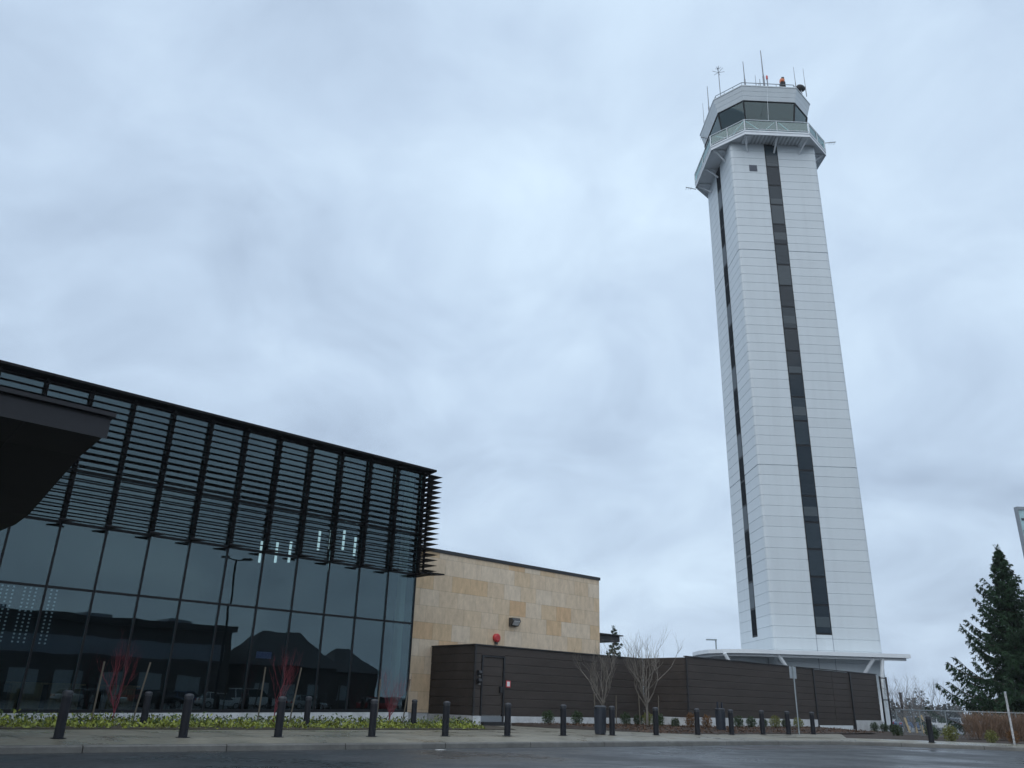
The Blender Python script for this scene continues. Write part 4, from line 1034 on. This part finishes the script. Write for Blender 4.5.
# ------------------------------------------------------------------ cars
def car_proto(name, van=False):
    t = thing(name, 'x', 'car', (0, 0, 0))
    Lc, Wc = (5.0, 1.95) if van else (4.5, 1.8)
    hb, hr = (1.15, 1.95) if van else (.92, 1.45)
    lo_ = [(-Lc/2+.05, .35), (-Lc/2, .6), (-Lc/2+.05, hb-.08), (-Lc/2+.25, hb), (Lc/2-1.1 if not van else Lc/2-.8, hb), (Lc/2-.12, hb-.2), (Lc/2, .62), (Lc/2-.05, .35)]
    for xw in (Lc/2-.85, -Lc/2+.85):
        pass
    b = MB(); b.prism_y(lo_, -Wc/2, Wc/2); b.build('body', 'car_white', t, bevel=.07)
    cabn = [(-Lc/2+.15 if van else -Lc/2+.45, hb+.001), (-Lc/2+.3 if van else -Lc/2+.95, hr), (Lc/2-1.6 if van else Lc/2-1.9, hr), (Lc/2-.85 if van else Lc/2-1.15, hb+.001)]
    b = MB(); b.add([(x, -Wc/2+.06, z) if z < hb+.01 else (x, -Wc/2+.2, z) for x, z in cabn]+[(x, Wc/2-.06, z) if z < hb+.01 else (x, Wc/2-.2, z) for x, z in cabn],
                    [(0, 1, 2, 3), (7, 6, 5, 4), (0, 4, 5, 1), (1, 5, 6, 2), (2, 6, 7, 3), (3, 7, 4, 0)]); b.build('windows', 'car_glass', t, bevel=.04)
    rf = MB(); rf.box(cabn[1][0]-.02, cabn[2][0]+.02, -Wc/2+.18, Wc/2-.18, hr-.03, hr+.045)
    for sx in (-1, 1):
        for x in (cabn[1][0]+.05, (cabn[1][0]+cabn[2][0])/2):
            rf.add([(x-.05, sx*(Wc/2-.19), hr-.03), (x+.05, sx*(Wc/2-.19), hr-.03), (x+.05, sx*(Wc/2-.045), hb), (x-.05, sx*(Wc/2-.045), hb)], [(0, 1, 2, 3)])
    rf.build('roof', 'car_white', t)
    for sx in (-1, 1):
        for x in (Lc/2-.85, -Lc/2+.85):
            w = MB(); vs = []
            for (yy, rr_) in ((-.11, .25), (-.11, .33), (.11, .33), (.11, .25)):
                for k in range(16): a = 2*PI*k/16; vs.append((x+rr_*math.cos(a), sx*(Wc/2-.10)+yy, .33+rr_*math.sin(a)))
            w.add(vs, [(i*16+k, i*16+(k+1) % 16, (i+1)*16+(k+1) % 16, (i+1)*16+k) for i in range(3) for k in range(16)]); wh = w.build('wheel', 'rubber', t)
            r_ = MB(); vs = []
            for yy in (-.09, .115):
                for k in range(12): a = 2*PI*k/12; vs.append((x+.245*math.cos(a), sx*(Wc/2-.10+yy), .33+.245*math.sin(a)))
            r_.add(vs, [tuple(range(12)), tuple(range(23, 11, -1))]+[(k, (k+1) % 12, 12+(k+1) % 12, 12+k) for k in range(12)]); r_.build('rim', 'rim', wh)
        MB().box(Lc/2-.12, Lc/2+.0, sx*(Wc/2-.42)-.2, sx*(Wc/2-.42)+.2, .66, .80).build('headlight', 'head_light', t)
        MB().box(-Lc/2-.005, -Lc/2+.1, sx*(Wc/2-.3)-.16, sx*(Wc/2-.3)+.16, .66, .86).build('tail_light', 'tail_light', t)
    return t
def paint(root, mat):
    for c in root.children:
        if c.name.split('.')[0] in ('body', 'roof'):
            c.data = c.data.copy(); c.data.materials[0] = MATS[mat]
car = car_proto('parked_car'); van = car_proto('parked_van', True); van['category'] = 'van'
cars = [(50, 100, .3, 'car_white', 'white car parked beyond the fence, nearest the tower side'), (46, 97, .3, 'car_blue', 'dark blue car parked beyond the fence behind the bare trees'),
        (55, 103, .3, 'car_silver', 'silver car parked beyond the fence left of the big conifer'), (60.5, 101, .3, 'car_white', 'white car parked farthest right beyond the chain link fence'),
        (43, 104, .3, 'car_black', 'black car parked in the rear row beyond the fence'), (53, 112, .3, 'car_silver', 'silver car parked in the rear row beyond the fence')]
for i, (x, y, rz, mt, lb) in enumerate(cars):
    if i == 0: car.location = (x, y, -.3); car.rotation_euler = (0, 0, rz); car['label'] = lb; c = car
    else: c = dup(car, (x, y, -.3), rz, lb)
    c['group'] = 'cars parked beyond the fence'; 
for (c, row_) in zip([o for o in COL.objects if o.name.startswith('parked_car') and o.parent is None], cars): paint(c, row_[3])
# the opposite side of the road, which the glass mirrors
p = tf(42, -20, 0); van.location = p; van.rotation_euler = (0, 0, TROT); van['label'] = 'white van mirrored in the middle of the glass front'; van['group'] = 'vehicles mirrored in the glass'
for i, (s, o_, mt, lb) in enumerate(((27, 29, 'car_white', 'white car in the rear row mirrored at the left of the glass'), (33, 29, 'car_red', 'red car in the rear row mirrored at the left of the glass'), (46, 29, 'car_white', 'white car in the rear row mirrored behind the van in the glass'), (53, 29, 'car_blue', 'blue car in the rear row mirrored right of the van in the glass'), (66, 29, 'car_silver', 'silver car in the rear row mirrored near the stone end'), (25.0, 15, 'car_silver', 'silver car mirrored farthest left in the glass front'), (30.5, 15, 'car_black', 'black car mirrored in the left half of the glass front'), (36.0, 14, 'car_white', 'white car mirrored low in the glass before the white van'), (55, 15, 'car_red', 'red car mirrored in the right half of the glass front'), (35.5, 21, 'car_blue', 'dark blue car mirrored left of the white van in the glass'), (49.5, 21, 'car_silver', 'silver car mirrored right of the white van in the glass'), (60.5, 22, 'car_white', 'white car mirrored near the stone end of the glass'))):
    c = dup(car, tf(s, -o_, 0), TROT+(.1 if i else 0), lb, 'vehicles mirrored in the glass'); paint(c, mt)
HL = tthing('flat_roof_hall', 'long flat-roofed dark hall across the road mirrored in the glass', 'building', 36, -48)
MB().box(6, 51, -64, -47, -.3, 9.4).build('wall', 'hall_wall', HL); MB().box(5.4, 51.6, -64.5, -46.4, 9.402, 10.2).build('roof', 'siding_trim', HL)
MB().box(8, 50, -46.995, -46.9, 5.6, 7.6).build('fascia_band', 'hall_band', HL)
for s in range(9, 49, 5): MB().box(s, s+3.2, -46.99, -46.93, .8, 3.6).build('window', 'hall_window', HL)
for s in (20, 33, 44): MB().box(s, s+3.5, -58, -54, 10.21, 11.2).build('roof_unit', 'hall_band', HL)
def hip(name, label, s0, s1, o0, o1, ze, zr):
    t = tthing(name, label, 'building', (s0+s1)/2, -(o0+o1)/2)
    MB().box(s0, s1, -o1, -o0, -.3, ze).build('wall', 'hall_wall', t)
    a = (o1-o0)/2; m_ = -(o0+o1)/2; b = MB(); e_ = .6
    b.add([(s0-e_, -o1-e_, ze), (s1+e_, -o1-e_, ze), (s1+e_, -o0+e_, ze), (s0-e_, -o0+e_, ze), (s0+a*.6, m_, zr), (s1-a*.6, m_, zr)], [(0, 1, 5, 4), (1, 2, 5), (2, 3, 4, 5), (3, 0, 4), (0, 3, 2, 1)])
    b.build('roof', 'roof_shingle', t)
    for k in range(int((s1-s0)/4)): MB().box(s0+1+4*k, s0+2.8+4*k, -o0+.001, -o0+.06, 1, 2.9).build('window', 'hall_window', t)
hip('hip_roof_house', 'larger hip-roofed house across the road mirrored in the glass', 53, 66.5, 44, 56, 5.4, 10.4)
hip('hip_roof_house', 'smaller hip-roofed house across the road mirrored beside the larger one', 64.2+3, 75, 46, 55, 5.0, 8.6)
lp = tthing('street_lamp', 'twin-arm street lamp across the road mirrored in the glass', 'street lamp', 32.9, -8)
MB().tube([(32.9, -8, 0), (32.9, -8, 13.5)], [.14, .09], 8).build('pole', 'dark_frame', lp)
for sx in (-1, 1):
    MB().tube([(32.9, -8, 13.4), (32.9+sx*1.1, -8, 13.6)], .06, 6).build('arm', 'dark_frame', lp); MB().box(32.9+sx*1.1-.4, 32.9+sx*1.1+.4, -8.2, -7.8, 13.52, 13.7).build('lamp_head', 'dark_frame', lp)
# far lamp behind the long wall
fl = thing('street_lamp', 'slim distant street lamp rising above the long screen wall', 'street lamp', (22.7, 90, -.3))
MB().tube([(0, 0, 0), (0, 0, 8.5)], .08, 6).build('pole', 'galvanised', fl); MB().box(-1.0, .1, -.15, .15, 8.5, 8.64).build('lamp_head', 'galvanised', fl)
lt = MB(); a = Vector((-2.0, 26.6, .006)); 
lt.add([(-.14, -.05, .006), (.14, -.03, .012), (.22, .05, .015), (-.12, .06, .01), (0, .0, .02)], [(0, 1, 4), (1, 2, 4), (2, 3, 4), (3, 0, 4)])
li = lt.build('litter_scrap', 'litter'); li.location = (-1.9, 27.3, 0); tag(li, 'crumpled white scrap of litter on the wet road', 'litter')

# ------------------------------------------------------------------ inside the hall
random.seed(5)
for i, (s, lb) in enumerate(((6.4, 'leftmost timber counter behind the glass'), (8.0, 'second timber counter from the left behind the glass'), (9.3, 'timber counter behind the leftmost kerb bollard'), (11.3, 'timber counter behind the leftmost red maple'))):
    t = tthing('timber_counter', lb, 'counter', s, 35, .5, 'counters inside the hall')
    MB().box(s-.5, s+.5, 34.8, 35.3, .5, 1.56).build('front_panel', 'wood_counter', t); MB().box(s-.62, s+.62, 34.7, 35.4, 1.565, 1.63).build('top', 'wood_counter', t)
def chair(s, q, lb):
    t = tthing('lounge_chair', lb, 'chair', s, q, .5, 'chairs inside the hall')
    MB().box(s-.3, s+.3, q-.3, q+.3, 1.0, 1.12).build('seat', 'dark_frame', t); MB().box(s-.3, s+.3, q+.24, q+.32, 1.122, 1.6).build('backrest', 'dark_frame', t)
    for dx in (-.25, .25):
        for dy in (-.25, .25): MB().box(s+dx-.02, s+dx+.02, q+dy-.02, q+dy+.02, .5, .998).build('leg', 'steel_grey', t)
for s, q, lb in ((13.6, 35.4, 'dark lounge chair inside, left of the middle red maple'), (18.4, 35.3, 'dark lounge chair inside, right of the middle red maple'), (20.4, 35.2, 'dark lounge chair inside near the stone end of the hall')): chair(s, q, lb)
for i, s in enumerate((16.95, 17.75, 18.45, 19.95, 20.6, 21.35, 22.05)):
    lb = ('first', 'second', 'third', 'fourth', 'fifth', 'sixth', 'seventh')[i]+' glowing white tube light from the left hung behind the louvres'
    zt = (7.75 if i < 3 else 8.75)+(i % 3)*.1
    t = tthing('pendant_light', lb, 'pendant light', s, 36.6, zt, 'tube lights hung behind the louvres')
    MB().box(s-.042, s+.042, 36.5, 36.6, zt-.5, zt+.5).build('tube', 'pendant_glow', t); MB().tube([(s, 36.55, zt+.502), (s, 36.55, 12.6)], .012, 4).build('cord', 'dark_frame', t)
sc = tthing('bead_light_curtain', 'curtain of dim bluish light strings hung inside the far left glass', 'light curtain', 7.2, 37, 3.0)
for i in range(13):
    s = 6.0+i*.20 if i < 11 else 8.55+.2*(i-11); b = MB()
    for k in range(15): b.box(s-.028, s+.028, 36.97, 37.03, 3.05+k*.145, 3.11+k*.145)
    if i != 7: b.build('light_string', 'string_glow', sc)
MB().box(5.9, 8.9, 36.95, 37.05, 5.3, 5.36).build('hanging_rail', 'dark_frame', sc)
scn = tthing('wall_screen', 'glowing blue oval-looking screen deep inside the hall', 'screen', 21.4, 44, 3.2)
MB().box(20.9, 21.9, 43.9, 43.98, 3.25, 3.7).build('casing', 'dark_frame', scn); MB().box(20.95, 21.85, 43.88, 43.899, 3.3, 3.65).build('display', 'screen_glow', scn)

# thin damp air
hz = MB().box(-520, 520, -260, 520, -1.5, 110).build('haze', 'litter')
hm = bpy.data.materials.new('haze_air'); hm.use_nodes = True; hn = hm.node_tree; hn.nodes.remove(hn.nodes['Principled BSDF'])
pv = nd(hn, 'ShaderNodeVolumePrincipled'); pv.inputs['Color'].default_value = (.86, .92, .98, 1); pv.inputs['Density'].default_value = .0002
hn.links.new(pv.outputs[0], hn.nodes['Material Output'].inputs['Volume'])
hz.data.materials[0] = hm; tag(hz, 'thin pale damp air over the whole place', 'haze', kind='stuff')
